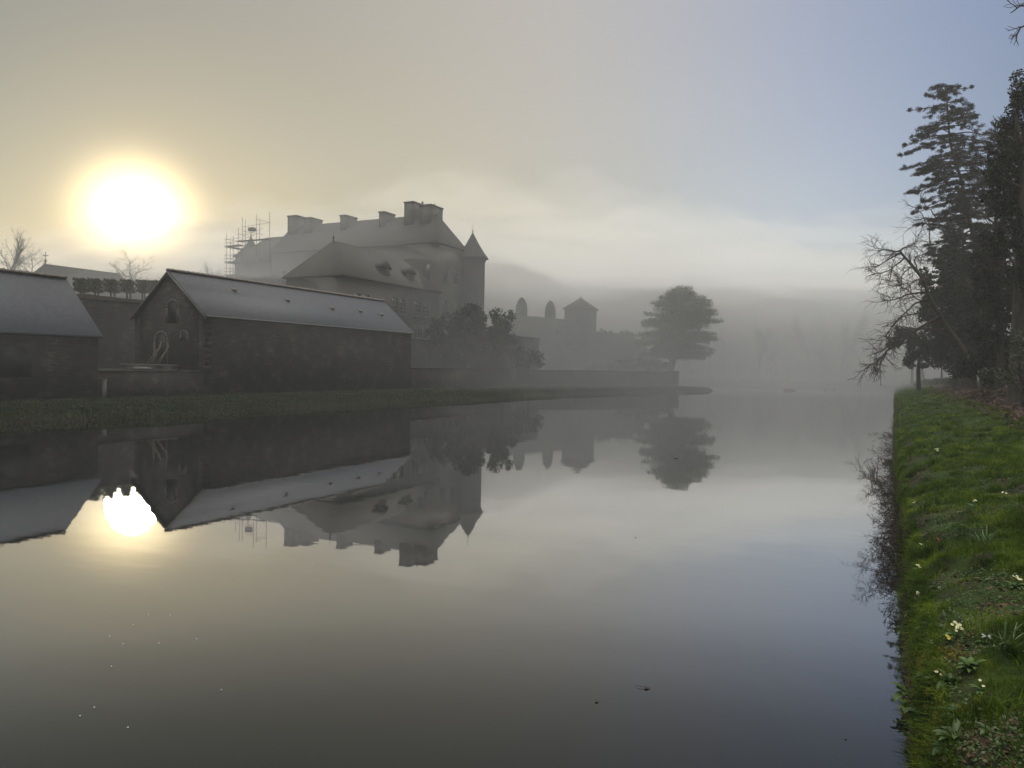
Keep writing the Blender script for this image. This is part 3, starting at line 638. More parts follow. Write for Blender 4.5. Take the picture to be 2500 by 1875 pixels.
# ------------------------------------------------------------------ pleached trees above the terrace
g = np.random.default_rng(8)
def pleached(): 
    t = thing('clipped_lime_tree', '', 'tree', (0, 0, 0), 'box-clipped trees on the terrace')
    m = MB(); m.tube(path([(0, 0, -0.3), (0.04, 0.02, 1), (0, 0, 2.0)], 6), np.linspace(.09, .06, 6), 7); m.build('trunk', M['bark'], t)
    m = MB(); C = np.stack([g.uniform(-.42, .42, 900), g.uniform(-.42, .42, 900), g.uniform(1.0, 2.15, 900)], 1)
    m.quads(leaves(g, C, 0.10)); m.build('crown', M['box'], t); return t
pl = pleached()
ordn = ['leftmost', 'second from left', 'third from left', 'fourth from left', 'fifth from left', 'rightmost']
for i, (px, off) in enumerate(((196, 0), (231, 0), (270, 0), (309, 0), (347, 0), (376, 0))):
    p = at(px, 700, X=-62.5); q = pl if i == 0 else dup(pl, (0, 0, 0))
    q.location = (p[0], p[1], at(px, 738, X=-62.5)[2]-0.1); q.scale = (1, 1, 1.0)
    q['label'] = ordn[i] + ' box-clipped tree of the front row above the terrace wall'
for i, px in enumerate((204, 239, 279, 317, 353)):
    p = at(px, 700, X=-65.5); q = dup(pl, (p[0], p[1], at(px, 738, X=-65.5)[2]-0.15), 0.5)
    q['label'] = ['leftmost', 'second from left', 'middle', 'fourth from left', 'rightmost'][i] + ' box-clipped tree of the back row above the terrace wall'

# ------------------------------------------------------------------ bare trees in the distance
def bare_proto(seed, H, r, spread=(30, 60), ch=(7, 6, 5), lev=3, ratio=0.52, start=0.3, trunkH=0.7, bushy=False, lean=0.0, trop=0.06, ltw='greybark'):
    g = np.random.default_rng(seed); tb, tp = [], []
    grow(g, tb, tp, (0, 0, -0.3), (lean, 0, 1), H*trunkH, r, 0, lev, ch, ratio, spread, trop, 0.10, start, 0.014)
    t = thing('bare_tree', '', 'tree')
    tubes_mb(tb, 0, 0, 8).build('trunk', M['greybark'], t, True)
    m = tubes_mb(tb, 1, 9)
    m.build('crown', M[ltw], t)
    return t, tb, tp
T1, _, _ = bare_proto(101, 13, 0.26, ch=(9, 7, 5), start=0.35)
T2, _, _ = bare_proto(102, 14, 0.3, spread=(20, 45), ch=(10, 6, 5), start=0.45)
T3, _, _ = bare_proto(103, 11, 0.2, spread=(35, 70), ch=(9, 7, 5), start=0.25)
T1['label'] = 'spreading leafless tree under the sun, rising behind the barn gable'; T1['group'] = 'bare trees on the castle side'
p = at(333, 725, D=88); T1.location = p - np.array([0, 0, 2.6]); T1.scale = (0.78, 0.78, 0.62)
used = {id(T1)}
for (px, yb, D, T, sc, lab) in ((290, 725, 100, T3, 0.62, 'slight leafless tree just left of the big one under the sun'),
        (8, 705, 105, T2, 0.72, 'leafless tree at the far left edge, left of the chapel roof'), (42, 705, 108, T1, 0.66, 'hazy leafless tree second from the left edge beside the chapel'),
        (78, 705, 108, T3, 0.72, 'hazy leafless tree touching the left end of the chapel roof'), (523, 700, 120, T3, 0.42, 'faint leafless treetop just over the barn ridge left of the scaffolding'), (577, 705, 120, T1, 0.42, 'faint leafless treetop beside the foot of the scaffolding'),
        (492, 700, 125, T2, 0.40, 'faintest leafless treetop over the barn ridge below the sun glow')):
    p = at(px, yb, D=D); q = dup(T, tuple(p - np.array([0, 0, 1.0])), px*0.7, sc, lab); q['group'] = 'bare trees on the castle side'
far = [(1672, 0.55, T3, 135), (1728, 0.8, T2, 155), (1760, 0.9, T1, 158), (1800, 0.85, T3, 156), (1832, 0.95, T2, 160), (1852, 1.0, T1, 154), (1868, 0.72, T3, 153), (1885, 0.95, T2, 158), (1898, 0.8, T1, 156), (1925, 1.0, T1, 162),
       (1955, 0.95, T3, 158), (1985, 1.2, T2, 160), (2005, 0.95, T1, 153), (2020, 0.9, T3, 157), (2050, 1.15, T2, 153), (2062, 1.0, T1, 157), (2107, 1.0, T2, 151), (2128, 0.9, T1, 153), (2150, 0.85, T3, 152)]
nums = ['first', 'second', 'third', 'fourth', 'fifth', 'sixth', 'seventh', 'eighth', 'ninth', 'tenth', 'eleventh', 'twelfth', 'thirteenth', 'fourteenth', 'fifteenth', 'sixteenth', 'seventeenth', 'eighteenth', 'nineteenth']
T2used = T3used = False
for i, (px, sc, T, D) in enumerate(far):
    p = at(px, 935, D=D); lab = 'misty bare tree on the far bank, %s in the line counted from the cedar' % nums[i]
    zz = lz(p[0], p[1]) if p[1] > YF else 0.6
    if T is T2 and not T2used: q = T2; T2used = True; q.location = (p[0], p[1], zz); q.scale = (sc,)*3; q['label'] = lab
    elif T is T3 and not T3used: q = T3; T3used = True; q.location = (p[0], p[1], zz); q.scale = (sc,)*3; q['label'] = lab
    else: q = dup(T, (p[0], p[1], zz), i*1.3, sc, lab)
    q['group'] = 'bare trees on the far bank'
# denser crowns (evergreens) fading behind them
def leafy(name, label, cat, base, H, crowns, per, size, mt, seed, trunk_r=0.2, tilt=(0, 0), group=None, lean=None, limbs=True):
    """Tree: trunk with limbs to every leaf clump; crowns = (dx,dy,z,rx,rz) list relative to base."""
    g = np.random.default_rng(seed); t = thing(name, label, cat, tuple(base), group)
    top = np.array([tilt[0], tilt[1], H]); m = MB(); tp = path([(0, 0, -0.4), top*0.35+np.array([g.normal()*.1, 0, 0]), top*0.7, top], 9)
    m.tube(tp, np.linspace(trunk_r, trunk_r*0.25, 9), 8)
    if limbs:
        for (dx, dy, z, rx, rz) in crowns:
            if abs(dx)+abs(dy) < 0.2: continue
            q = np.clip((z-rz*0.4)/H, 0.12, 0.9); s0 = tp[int(q*8)]
            e = np.array([dx, dy, z]); m.tube(path([s0, (s0+e)/2+g.normal(size=3)*0.15+np.array([0, 0, -.1]), e], 6), np.linspace(trunk_r*0.35, 0.03, 6), 5)
    m.build('trunk', M['bark'], t, True)
    cs = []; rr = []
    for (dx, dy, z, rx, rz) in crowns:
        n = max(6, int(13*rx*rz))
        for _ in range(n):
            d = g.normal(size=3); d /= np.linalg.norm(d); q = g.uniform(0.35, 1)**0.5
            cs.append((dx+d[0]*rx*q, dy+d[1]*rx*q, z+d[2]*rz*q)); rr.append(g.uniform(0.3, 0.62)*min(rx, rz)**0.5)
    m = MB(); m.quads(leaves(g, blobs(g, cs, rr, per), size)); m.build('crown', M[mt], t); return t
for i, (px, yt, D, wv, lab) in enumerate(((1870, 800, 170, 4.5, 'faint rounded evergreen mass behind the bare trees, nearer the cedar'), (1915, 790, 172, 4.0, 'faint rounded evergreen behind the bare trees, in the middle of the far bank'), (1990, 768, 168, 2.2, 'faint slender tall evergreen standing highest on the far bank'), (2068, 790, 170, 2.6, 'faint evergreen behind the far bank, second before the right trees'), (2120, 796, 168, 2.8, 'faint evergreen on the far bank closest to the right-hand trees'), (1800, 812, 174, 3.5, 'faintest low evergreen on the far bank beside the cedar'))):
    D += 45; bs = at(px, 930, D=D); tp = at(px, yt, D=D); Hh = tp[2]-0.8
    leafy('evergreen_tree', lab, 'tree', (bs[0], bs[1], 0.8), Hh*0.9, [(0, 0, Hh*.5, wv*1.1, Hh*.42), (wv*.5, .5, Hh*.75, wv*.7, Hh*.22), (-wv*.9, 0, Hh*.4, wv*1.0, Hh*.3), (wv*1.1, 1, Hh*.35, wv, Hh*.28)], 16, 0.3, 'mistleaf', 200+i, group='evergreens behind the far bank')
p = at(1707, 936, D=140)
m = MB(); m.box(-0.9, 0.9, -0.25, 0.25, 0.42, 0.5); m.box(-0.8, -0.65, -0.2, 0.2, 0, 0.42); m.box(0.65, 0.8, -0.2, 0.2, 0, 0.42); m.box(-0.9, 0.9, 0.2, 0.26, 0.55, 0.9); m.box(-0.8, -0.7, 0.2, 0.26, 0.5, 0.55); m.box(0.7, 0.8, 0.2, 0.26, 0.5, 0.55)
o = m.build('bench', M['wood']); o.location = (p[0], max(p[1], YF+1.5), lz(p[0], max(p[1], YF+1.5))); o.rotation_euler = (0, 0, R(20)); tag(o, 'small dark bench on the misty bank past the grass spit', 'bench')

# ------------------------------------------------------------------ cedar
g = np.random.default_rng(44); base = at(1632, 905, D=112); base[2] = 1.9
ct = thing('cedar_tree', 'broad misty cedar with layered boughs leaning over the end of the wall', 'tree', tuple(base))
top = at(1668, 706, D=112) - base
tp = path([(0, 0, -0.5), (0.45, .1, 1.6), (1.0, .2, 4), (1.5, .3, 7.5), top], 14); m = MB(); m.tube(tp, np.linspace(0.62, 0.08, 14), 10)
m.tube(path([tp[4], tp[4]+np.array([1.6, .3, 0.7]), tp[4]+np.array([3.4, .6, 0.5]), tp[4]+np.array([4.9, .6, 0.9])], 9), np.linspace(.16, .04, 9), 7)
fo = []; mb = m; fl = MB()
rt = CR.copy()                      # boughs spread in every direction; the wide ones happen to be sideways
for i in range(230):
    q = g.uniform(0.17, 1.0); z = q*top[2]; s0 = np.array([np.interp(z, tp[:, 2], tp[:, 0]), np.interp(z, tp[:, 2], tp[:, 1]), z])
    prof = np.interp(q, [0.17, 0.3, 0.5, 0.7, 0.88, 1.0], [0.80, 1.0, 0.98, 0.84, 0.55, 0.14])
    a = g.uniform(0, 2*math.pi); Lb = 5.6*prof*g.uniform(0.55, 1.15); dr = np.array([math.cos(a), math.sin(a), 0])
    e = s0 + dr*Lb + np.array([0, 0, Lb*g.uniform(0.0, 0.22)+0.1]); mid = (s0+e)/2 + np.array([0, 0, 0.3])
    P_ = path([s0, mid, e], 7); mb.tube(P_, np.linspace(0.1, 0.02, 7), 4)
    n = int(300*Lb/5)+20; t = g.uniform(0.38, 1.03, n); pc = P_[np.clip((t*6).astype(int), 0, 6)]
    side = np.array([-dr[1], dr[0], 0]); wd = 0.75*(1.1-t)+0.18
    dz = g.uniform(-.25, .1); C = s0+(e-s0)*t[:, None] + np.array([0, 0, dz])*(t**2)[:, None] + np.array([0, 0, 1])*(0.3*np.sin(np.clip(t, 0, 1)*math.pi))[:, None] + side*(g.normal(size=n)*wd)[:, None] + g.normal(size=(n, 3))*np.array([.16, .16, .2])
    fl.quads(leaves(g, C, 0.15, flat=0.6, aspect=0.5)) if Lb > 0.5 else None
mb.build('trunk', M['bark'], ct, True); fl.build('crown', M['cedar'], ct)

# ------------------------------------------------------------------ bushes by the castle wall
def px_bush(name, label, items, D, per, size, mt, seed, zbase, trunk=0.12, cat='bush'):
    """items: (px, py, rx_px, ry_px) clumps of the bush at depth D."""
    k = D/FPX; c0 = at(np.mean([i[0] for i in items]), 900, D=D); base = np.array([c0[0], c0[1], zbase])
    cr = []
    for (px, py, rx, ry) in items:
        q = at(px, py, D=D)-base; cr.append((q[0], q[1], q[2], rx*k, ry*k))
    return leafy(name, label, cat, base, max(c_[2] for c_ in cr)*0.8, cr, per, size, mt, seed, trunk)
px_bush('evergreen_tree', 'dark leafy tree at the foot of the castle tower', [(1090, 810, 45, 40), (1150, 790, 40, 45), (1165, 765, 22, 22), (1120, 850, 50, 30), (1190, 840, 35, 35)], 88, 150, 0.15, 'holly', 301, 2.0, 0.2, 'tree')
px_bush('evergreen_tree', 'tall dark leafy tree with a knobbly top, between tower and rampart', [(1222, 775, 26, 20), (1240, 770, 18, 14), (1205, 770, 12, 14), (1235, 815, 32, 30), (1255, 850, 22, 30), (1215, 830, 30, 35)], 86, 170, 0.13, 'holly', 302, 1.9, 0.2, 'tree')
px_bush('rounded_bush', 'rounded dark bush above the low wall, right of the pillar', [(1300, 868, 24, 18), (1288, 880, 20, 18), (1315, 882, 14, 14), (1265, 878, 18, 22)], 86, 170, 0.13, 'holly', 303, 1.6)
px_bush('low_shrub', 'low spreading shrub mass under the cedar behind the wall', [(1560, 890, 45, 16), (1600, 895, 35, 12), (1510, 893, 35, 13), (1450, 897, 30, 8)], 112, 110, 0.2, 'holly', 304, 1.5)

# ------------------------------------------------------------------ ducks
dk = []
def duck_mesh():
    m = MB(); A = np.linspace(0, 1, 9)
    m.tube(path([(-0.27, 0, 0.10), (-0.18, 0, 0.07), (0, 0, 0.06), (0.15, 0, 0.07), (0.2, 0, 0.12), (0.21, 0, 0.2), (0.24, 0, 0.235), (0.3, 0, 0.23), (0.36, 0, 0.215)], 24),
           np.interp(np.linspace(0, 1, 24), [0, .12, .3, .5, .6, .7, .8, .88, .93, 1], [.01, .06, .11, .10, .055, .035, .05, .04, .018, .008]), 8, cap=True)
    return m.build('duck', M['feather'], smooth=True)
d0 = duck_mesh(); sp = [(1918, 954.5, 'leftmost of the four ducks swimming together in the mist'), (1926, 954, 'second duck from left in the misty group of four'), (1932, 954.5, 'third duck from left in the misty group of four'), (1939, 954, 'rightmost of the four ducks swimming together in the mist'), (2016, 953, 'left duck of the misty pair near the right bank'), (2037, 953.5, 'right duck of the misty pair near the right bank')]
for i, (px, py, lab) in enumerate(sp):
    q = d0 if i == 0 else d0.copy()
    if i: COL.objects.link(q)
    p = at(px, py, Z=0); q.location = (p[0], p[1], 0); q.rotation_euler = (0, 0, R(180+20*(i % 3))); tag(q, lab, 'duck', 'ducks on the far water')

# ------------------------------------------------------------------ right bank: tall conifer
def flat_conifer(name, label, pts_px, D, lens, seed, nb, tr, mt='needle', zcut=0.0, sprays=60, droop=0.12, zb=1.7, sz=0.13):
    """Leaning conifer: trunk through photo points at depth D; lens = (fraction of height, branch length)."""
    g = np.random.default_rng(seed); W = np.array([at(px, py, D=D) for px, py in pts_px]); base = W[0].copy(); base[2] = zb
    W[0, 2] = zb-0.4; tp = path(W-base, 26); t = thing(name, label, 'tree', tuple(base))
    m = MB(); m.tube(tp, np.linspace(tr, 0.035, 26)**1.0, 9); fl = MB(); Ht = tp[-1, 2]
    for i in range(nb):
        q = g.uniform(zcut, 1.0); z = q*Ht; s0 = np.array([np.interp(z, tp[:, 2], tp[:, 0]), np.interp(z, tp[:, 2], tp[:, 1]), z])
        Lb = np.interp(q, [a for a, _ in lens], [b_ for _, b_ in lens])*g.uniform(0.4, 1.25); a = g.uniform(0, 2*math.pi)
        dr = np.array([math.cos(a), math.sin(a), 0]); e = s0 + dr*Lb + np.array([0, 0, -Lb*droop*g.uniform(0.2, 2.2) + (q > .9)*Lb*0.3])
        mid = (s0*0.55+e*0.45) + np.array([0, 0, 0.10*Lb]); P_ = path([s0, mid, e, e+dr*0.08*Lb+np.array([0, 0, 0.05*Lb])], 9)
        m.tube(P_, np.linspace(0.03+0.01*Lb, 0.008, 9), 4)
        side = np.array([-dr[1], dr[0], 0])
        for k in range(int(3+Lb*3.2)):        # side sprays
            tt = g.uniform(0.3, 1.0); pb = P_[int(tt*8)]; sg = g.choice((-1, 1)); ls = (1.12-tt)*0.5*Lb*g.uniform(.5, 1)+0.15
            ee = pb + (side*sg*g.uniform(.5, 1)+dr*g.uniform(.3, .9))*ls*0.8 + np.array([0, 0, -0.1*ls]); m.tube(np.array([pb, (pb+ee)/2+[0, 0, .03], ee]), [0.012, 0.009, 0.006], 3)
            n = int(sprays*ls*1.9)+8; t2 = g.uniform(0.1, 1.05, n)[:, None]; C = pb+(ee-pb)*t2 + g.normal(size=(n, 3))*np.array([.06, .06, .06]) + np.array([0, 0, .02])
            fl.quads(leaves(g, C, sz*0.55, flat=0.3, aspect=0.3))
    m.build('trunk', M['bark'], t, True); fl.build('crown', M[mt], t); return t
flat_conifer('conifer_tree', 'tallest leaning conifer with sparse layered branches against the blue sky', [(2400, 938), (2393, 715), (2382, 607), (2371, 552), (2353, 498), (2350, 451), (2333, 397), (2319, 343), (2315, 281), (2308, 211)], 58,
             [(0.3, 1.2), (0.42, 2.6), (0.55, 2.4), (0.66, 2.6), (0.72, 3.0), (0.8, 2.7), (0.88, 2.1), (0.94, 1.8), (1.0, 0.8)], 61, 260, 0.22, zcut=0.36, sprays=85, sz=0.10, droop=0.16)
flat_conifer('conifer_tree', 'dark dense conifer just below and behind the tallest conifer', [(2345, 938), (2350, 800), (2352, 650), (2350, 500)], 66,
             [(0.2, 2.0), (0.5, 2.7), (0.8, 2.3), (0.92, 1.6), (1.0, 0.6)], 62, 150, 0.22, mt='holly', zcut=0.25, sprays=110)

# ------------------------------------------------------------------ right bank: leafy masses
def mass(name, label, items, D, per, size, mt, seed, zb, tr=0.2, group=None):
    k = D/FPX; px0 = np.mean([i[0] for i in items]); c0 = at(px0, 930, D=D); base = np.array([c0[0], c0[1], zb]); cr = []
    g = np.random.default_rng(seed+999)
    for (px, py, rx, ry) in items:
        q = at(px, py, D=D)-base; cr.append((q[0], q[1]+g.uniform(-.6, .9), q[2], rx*k, ry*k))
    return leafy(name, label, 'tree', base, max(c_[2] for c_ in cr)*0.85, cr, per, size, mt, seed, tr, group=group)
mass('yew_tree', 'dark evergreen hanging low over the path end, nearest the water', [(2205, 828, 26, 28), (2188, 812, 12, 20), (2240, 850, 26, 28), (2222, 882, 14, 16), (2280, 830, 38, 40), (2262, 885, 16, 18), (2310, 880, 25, 22)], 66, 700, 0.10, 'holly', 401, 1.6)
mass('holly_tree', 'broad dark evergreen filling the space behind the leaning bare trunk', [(2268, 715, 18, 28), (2300, 760, 45, 50), (2335, 690, 40, 50), (2340, 820, 50, 45), (2385, 780, 40, 70), (2370, 870, 45, 35), (2400, 700, 40, 60), (2260, 675, 14, 22), (2320, 640, 30, 30)], 54, 700, 0.10, 'holly', 402, 1.7)
mass('holly_tree', 'dark evergreen between the conifer trunk and the right edge', [(2430, 560, 30, 60), (2420, 640, 35, 50), (2460, 700, 50, 60), (2430, 790, 45, 60), (2480, 800, 40, 60), (2450, 880, 50, 40), (2400, 640, 25, 50)], 37, 1100, 0.07, 'holly', 403, 1.7)
mass('ivy_clad_tree', 'tall ivy-clad tree filling the upper right edge of the picture', [(2475, 300, 25, 40), (2500, 250, 25, 40), (2445, 370, 28, 40), (2490, 400, 40, 60), (2450, 460, 38, 55), (2500, 520, 40, 70), (2465, 570, 40, 60), (2520, 660, 40, 90), (2500, 330, 30, 50), (2505, 200, 20, 40), (2480, 250, 18, 30), (2425, 430, 22, 30)], 30, 1500, 0.055, 'holly', 404, 1.6, 0.3)
mass('ivy_clad_tree', 'slender leaning trunk wrapped in sunlit yellow-green ivy', [(2312, 715, 7, 28), (2320, 765, 11, 22), (2338, 800, 16, 20), (2362, 832, 16, 16), (2388, 858, 14, 25), (2405, 890, 16, 25), (2425, 925, 18, 16)], 56, 420, 0.085, 'ivy', 405, 1.7, 0.12)
mass('holly_bush', 'glossy green bush at the right edge above the leaf litter', [(2490, 850, 28, 45), (2510, 920, 30, 45), (2465, 915, 24, 30)], 26, 1300, 0.045, 'ivy', 406, 1.5, 0.1)
mass('low_bramble_bush', 'brown tangled undergrowth bush below the trees by the leaf litter', [(2420, 962, 26, 14), (2460, 965, 28, 20), (2498, 985, 26, 22), (2395, 955, 18, 10)], 34, 700, 0.05, 'litter', 407, 1.4, 0.03)
mass('holly_bush', 'dark tangle of low evergreens filling the wood edge under the ivy tree', [(2400, 900, 40, 35), (2450, 920, 40, 35), (2500, 890, 40, 60), (2360, 895, 30, 30), (2470, 830, 40, 50)], 40, 1100, 0.07, 'holly', 411, 1.6, 0.1)
mass('low_bush', 'small green bush at the foot of the leaning trunk', [(2340, 915, 22, 16), (2365, 925, 18, 14)], 60, 420, 0.09, 'ivy', 408, 1.6, 0.05)
g = np.random.default_rng(77); a, b_ = at(2236, 935, D=92), at(2365, 935, D=70)
cs = np.array([a*(1-t)+b_*t + np.array([0, 0, g.uniform(-.1, .3)]) for t in np.linspace(0, 1, 90)]); cs[:, 2] = [lz(x, y)+0.32+g.uniform(-.2, .2) for x, y, _ in cs]
m = MB(); m.quads(leaves(g, blobs(g, cs, [0.35]*90, 420), 0.07)); tag(m.build('hedge', M['holly'], loc=tuple((a+b_)/2)), 'low clipped hedge running under the far trees of the right bank', 'hedge')

# slender trunks under the canopy
for i, (pp, D, r, lab) in enumerate((([(2299, 937), (2299, 905), (2298, 878)], 80, 0.10, 'pale thin upright trunk under the dark yew'), ([(2352, 940), (2340, 905), (2330, 872), (2318, 840)], 66, 0.12, 'slim leaning trunk just left of the big leaning tree'),
        ([(2227, 938), (2227, 905), (2228, 870)], 104, 0.20, 'single bare trunk at the very end of the grassy bank'), ([(2245, 938), (2249, 905), (2252, 870)], 100, 0.22, 'left trunk of the dark pair at the end of the path'), ([(2259, 938), (2253, 915), (2249, 880)], 99, 0.12, 'thin right trunk of the dark pair at the end of the path'),
        ([(2396, 940), (2399, 850), (2393, 760), (2384, 690)], 50, 0.09, 'thin pale bare stem behind the ivy, right of the leaning trunk'), ([(2440, 920), (2432, 800), (2418, 720), (2395, 640)], 47, 0.08, 'thin curving bare stem between the conifer and the right edge'))):
    W = np.array([at(px, py, D=D) for px, py in pp]); b0 = np.array([W[0][0], W[0][1], lz(W[0][0], W[0][1])-0.1]); W[0] = b0
    t = thing('slender_tree', lab, 'tree', tuple(b0)); g = np.random.default_rng(500+i)
    tp = path(W-b0, 12); m = MB(); m.tube(tp, np.linspace(r, r*0.5, 12), 7); m.build('trunk', M['bark'], t, True)
    tb, tips = [], []
    for k in range(7):
        j = int(g.integers(6, 12)); grow(g, tb, tips, tp[j], (g.normal(), g.normal(), 0.5), r*14, r*0.35, 1, 3, ch=(5, 5, 4), rmin=0.008)
    tubes_mb(tb, 0, 9, 3).build('crown', M['twig'], t)

# ------------------------------------------------------------------ right bank: bare trees
def limb_tree(label, base_px, D, trunk, limbs, seed, r0, zb, twig=(0.5, 1.5), dens=5.0, trop=-0.03, lv=3, group=None, name='bare_tree', tdir=None, ch=(4, 4, 3)):
    """Bare tree whose main stems follow given photo points at depth D (px, py, depth offset)."""
    g = np.random.default_rng(seed); pt = lambda q: at(q[0], q[1], D=D+(q[2] if len(q) > 2 else 0))
    W = np.array([pt(q) for q in trunk]); base = np.array([W[0][0], W[0][1], zb]); W[0][2] = zb-0.3
    t = thing(name, label, 'tree', tuple(base), group); n = 22; tp = path(W-base, n); m = MB(); m.tube(tp, np.linspace(r0, r0*0.32, n), 9); m.build('trunk', M['bark'], t, True)
    tb = []; tips = []; stems = [(tp[int(n*0.45):], r0*0.5)]
    for lb in limbs:
        P_ = path(np.array([pt(q) for q in lb])-base, 12); P_ += np.cumsum(g.normal(size=P_.shape)*0.025, axis=0)
        P_[0] = tp[np.argmin(np.linalg.norm(tp-P_[0], axis=1))]
        tb.append((P_, np.linspace(r0*0.30, 0.014, 12), 1)); stems.append((P_[1:], r0*0.3))
    for P_, rr in stems:
        Ls = np.linalg.norm(np.diff(P_, axis=0), axis=1); tot = Ls.sum(); k = int(tot*dens)
        for i in range(k):
            q = g.uniform(0.0, 1)**0.8*(len(P_)-1); j = min(int(q), len(P_)-2); p = P_[j]+(P_[j+1]-P_[j])*(q-j); d = P_[j+1]-P_[j]; d /= np.linalg.norm(d)
            ax = np.cross(d, g.normal(size=3)); ax /= np.linalg.norm(ax); an = R(g.uniform(25, 75)); nd = d*math.cos(an)+ax*math.sin(an)
            if tdir is not None: nd = nd+np.array(tdir)*0.5
            grow(g, tb, tips, p, nd, g.uniform(*twig), 0.018, 2, 1+lv, ch=ch, ratio=0.55, ang=(25, 60), trop=trop, wob=0.17, start=0.2, rmin=0.0075)
    tubes_mb(tb, 0, 9).build('crown', M['twig'], t); return t
limb_tree('leafless tree leaning far out over the water, its trunk ivy-flecked at the base', 2384, 44,
          [(2384, 938), (2372, 905), (2358, 872), (2340, 836), (2317, 807), (2299, 778), (2281, 745), (2268, 724), (2254, 684), (2227, 648), (2208, 627), (2196, 612)],
          [[(2281, 745), (2262, 741), (2241, 733), (2222, 717), (2204, 703), (2184, 692, -.5), (2156, 681, -1)],
           [(2222, 717), (2200, 724, -.5), (2175, 733, -1), (2150, 738, -1.2)],
           [(2317, 807), (2280, 803), (2240, 802, -.4), (2208, 803, -.8), (2185, 820, -1), (2170, 845, -1.3), (2140, 880, -1.8), (2103, 905, -2.2)],
           [(2170, 845, -1.3), (2155, 858, -1.5), (2128, 868, -1.6)], [(2168, 850, -1.3), (2160, 870, -1.5), (2146, 905, -2)],
           [(2299, 778), (2262, 765, .4), (2225, 768, .8), (2195, 782, .8), (2172, 808, 1), (2152, 838, 1)],
           [(2241, 733), (2225, 752, 1), (2200, 775, 1.5), (2178, 800, 2), (2168, 822, 2)],
           [(2196, 612), (2175, 610, -.5), (2150, 606, -1), (2128, 600, -1.5)], [(2200, 617), (2178, 630, .5), (2150, 645, 1), (2118, 650, 1)],
           [(2210, 630), (2185, 648, 1), (2160, 665, 1.5), (2120, 672, 2)], [(2196, 612), (2215, 603, .5), (2238, 585, 1)],
           [(2227, 648), (2208, 665, -1), (2190, 690, -1.5)], [(2240, 665), (2232, 640, 1), (2235, 625, 1.5), (2255, 615, 2)], [(2254, 684), (2230, 690, -1), (2210, 712, -1.4)]],
          701, 0.18, 1.8, twig=(0.5, 1.25), dens=7.5, trop=-0.04, lv=2, ch=(6, 5, 4))
limb_tree('leafless tree whose upper limbs reach left below the tallest conifer', 2370, 62,
          [(2375, 938), (2372, 850), (2366, 750), (2352, 660), (2330, 590), (2310, 552)],
          [[(2320, 570), (2290, 556), (2268, 552), (2259, 538), (2250, 518, -.5), (2235, 505, -1), (2212, 497, -1)],
           [(2268, 552), (2262, 530, .6), (2240, 535, 1), (2218, 530, 1)], [(2262, 545), (2245, 549), (2225, 555), (2205, 570)], [(2268, 552), (2269, 575), (2268, 600), (2258, 620)],
           [(2300, 560), (2280, 520), (2262, 500), (2245, 485)], [(2340, 620), (2310, 610), (2285, 622), (2262, 640)], [(2335, 600), (2300, 590), (2275, 600), (2250, 590)]],
          702, 0.2, 1.9, twig=(0.5, 1.6), dens=4.0, trop=0.0, lv=2)
def crown_tree(label, px, D, zb, ytop, seed, r, spread, lim, dens=26):
    """Upright bare tree with many ascending limbs."""
    g = np.random.default_rng(seed); b0 = at(px, 930, D=D); b0[2] = zb; H = at(px, ytop, D=D)[2]-zb
    t = thing('bare_tree', label, 'tree', tuple(b0)); tb, tips = [], []
    tp = path([(0, 0, -0.3), (0.1, 0, H*.3), (-.1, .1, H*.6), (0, 0, H*.82)], 16); m = MB(); m.tube(tp, np.linspace(r, r*0.25, 16), 9); m.build('trunk', M['bark'], t, True)
    for i in range(dens):
        q = g.uniform(lim, 1); j = min(int(q*15), 15); a = g.uniform(0, 2*math.pi); el = g.uniform(0.3, 1.2)
        grow(g, tb, tips, tp[j], (math.cos(a), math.sin(a), el), spread*(1.25-0.6*q)*g.uniform(.7, 1.1), r*0.32, 1, 4, ch=(6, 6, 5), ratio=0.5, ang=(20, 48), trop=0.05, wob=0.13, start=0.2, rmin=0.008)
    tubes_mb(tb, 0, 9).build('crown', M['twig'], t); return t
crown_tree('tall leafless tree with a dense fan of upright twigs in the top right corner', 2490, 33, 1.6, 150, 711, 0.18, 2.6, 0.45, 34)
crown_tree('leafless tree whose fine twigs tangle with the right side of the tallest conifer', 2425, 42, 1.7, 330, 712, 0.18, 2.7, 0.4, 28)
limb_tree('nearest leafless tree, only one drooping branch tip showing at the top right edge', 2560, 22, [(2640, 1050), (2640, 700), (2620, 350), (2600, 60)],
          [[(2600, 60), (2550, 20), (2505, 15), (2475, 30)], [(2600, 90), (2540, 60), (2490, 55), (2465, 78)]], 713, 0.16, 1.3, twig=(0.2, 0.5), dens=5, trop=-0.03, lv=2)

# ------------------------------------------------------------------ grass
def blades(g, P_, h, wd, lean=0.5):
    n = len(P_); a = g.uniform(0, 2*math.pi, n); L_ = g.uniform(0.1, 1, n)*lean*h; hh = h*g.uniform(0.5, 1.2, n)
    d = np.stack([np.cos(a), np.sin(a), 0*a], 1); s = np.stack([-np.sin(a+.6), np.cos(a+.6), 0*a], 1)*(wd*g.uniform(.6, 1.3, n))[:, None]/2
    z = np.array([0, 0, 1.0]); m1 = P_ + d*(L_*0.3)[:, None] + z*(hh*0.55)[:, None]; tp = P_ + d*L_[:, None] + z*(hh*(1-0.25*L_/(h+1e-6)))[:, None]
    q1 = np.stack([P_-s, P_+s, m1+s*.8, m1-s*.8], 1); q2 = np.stack([m1-s*.8, m1+s*.8, tp+s*.12, tp-s*.12], 1)
    return np.concatenate([q1, q2])
g = np.random.default_rng(900); m = MB()
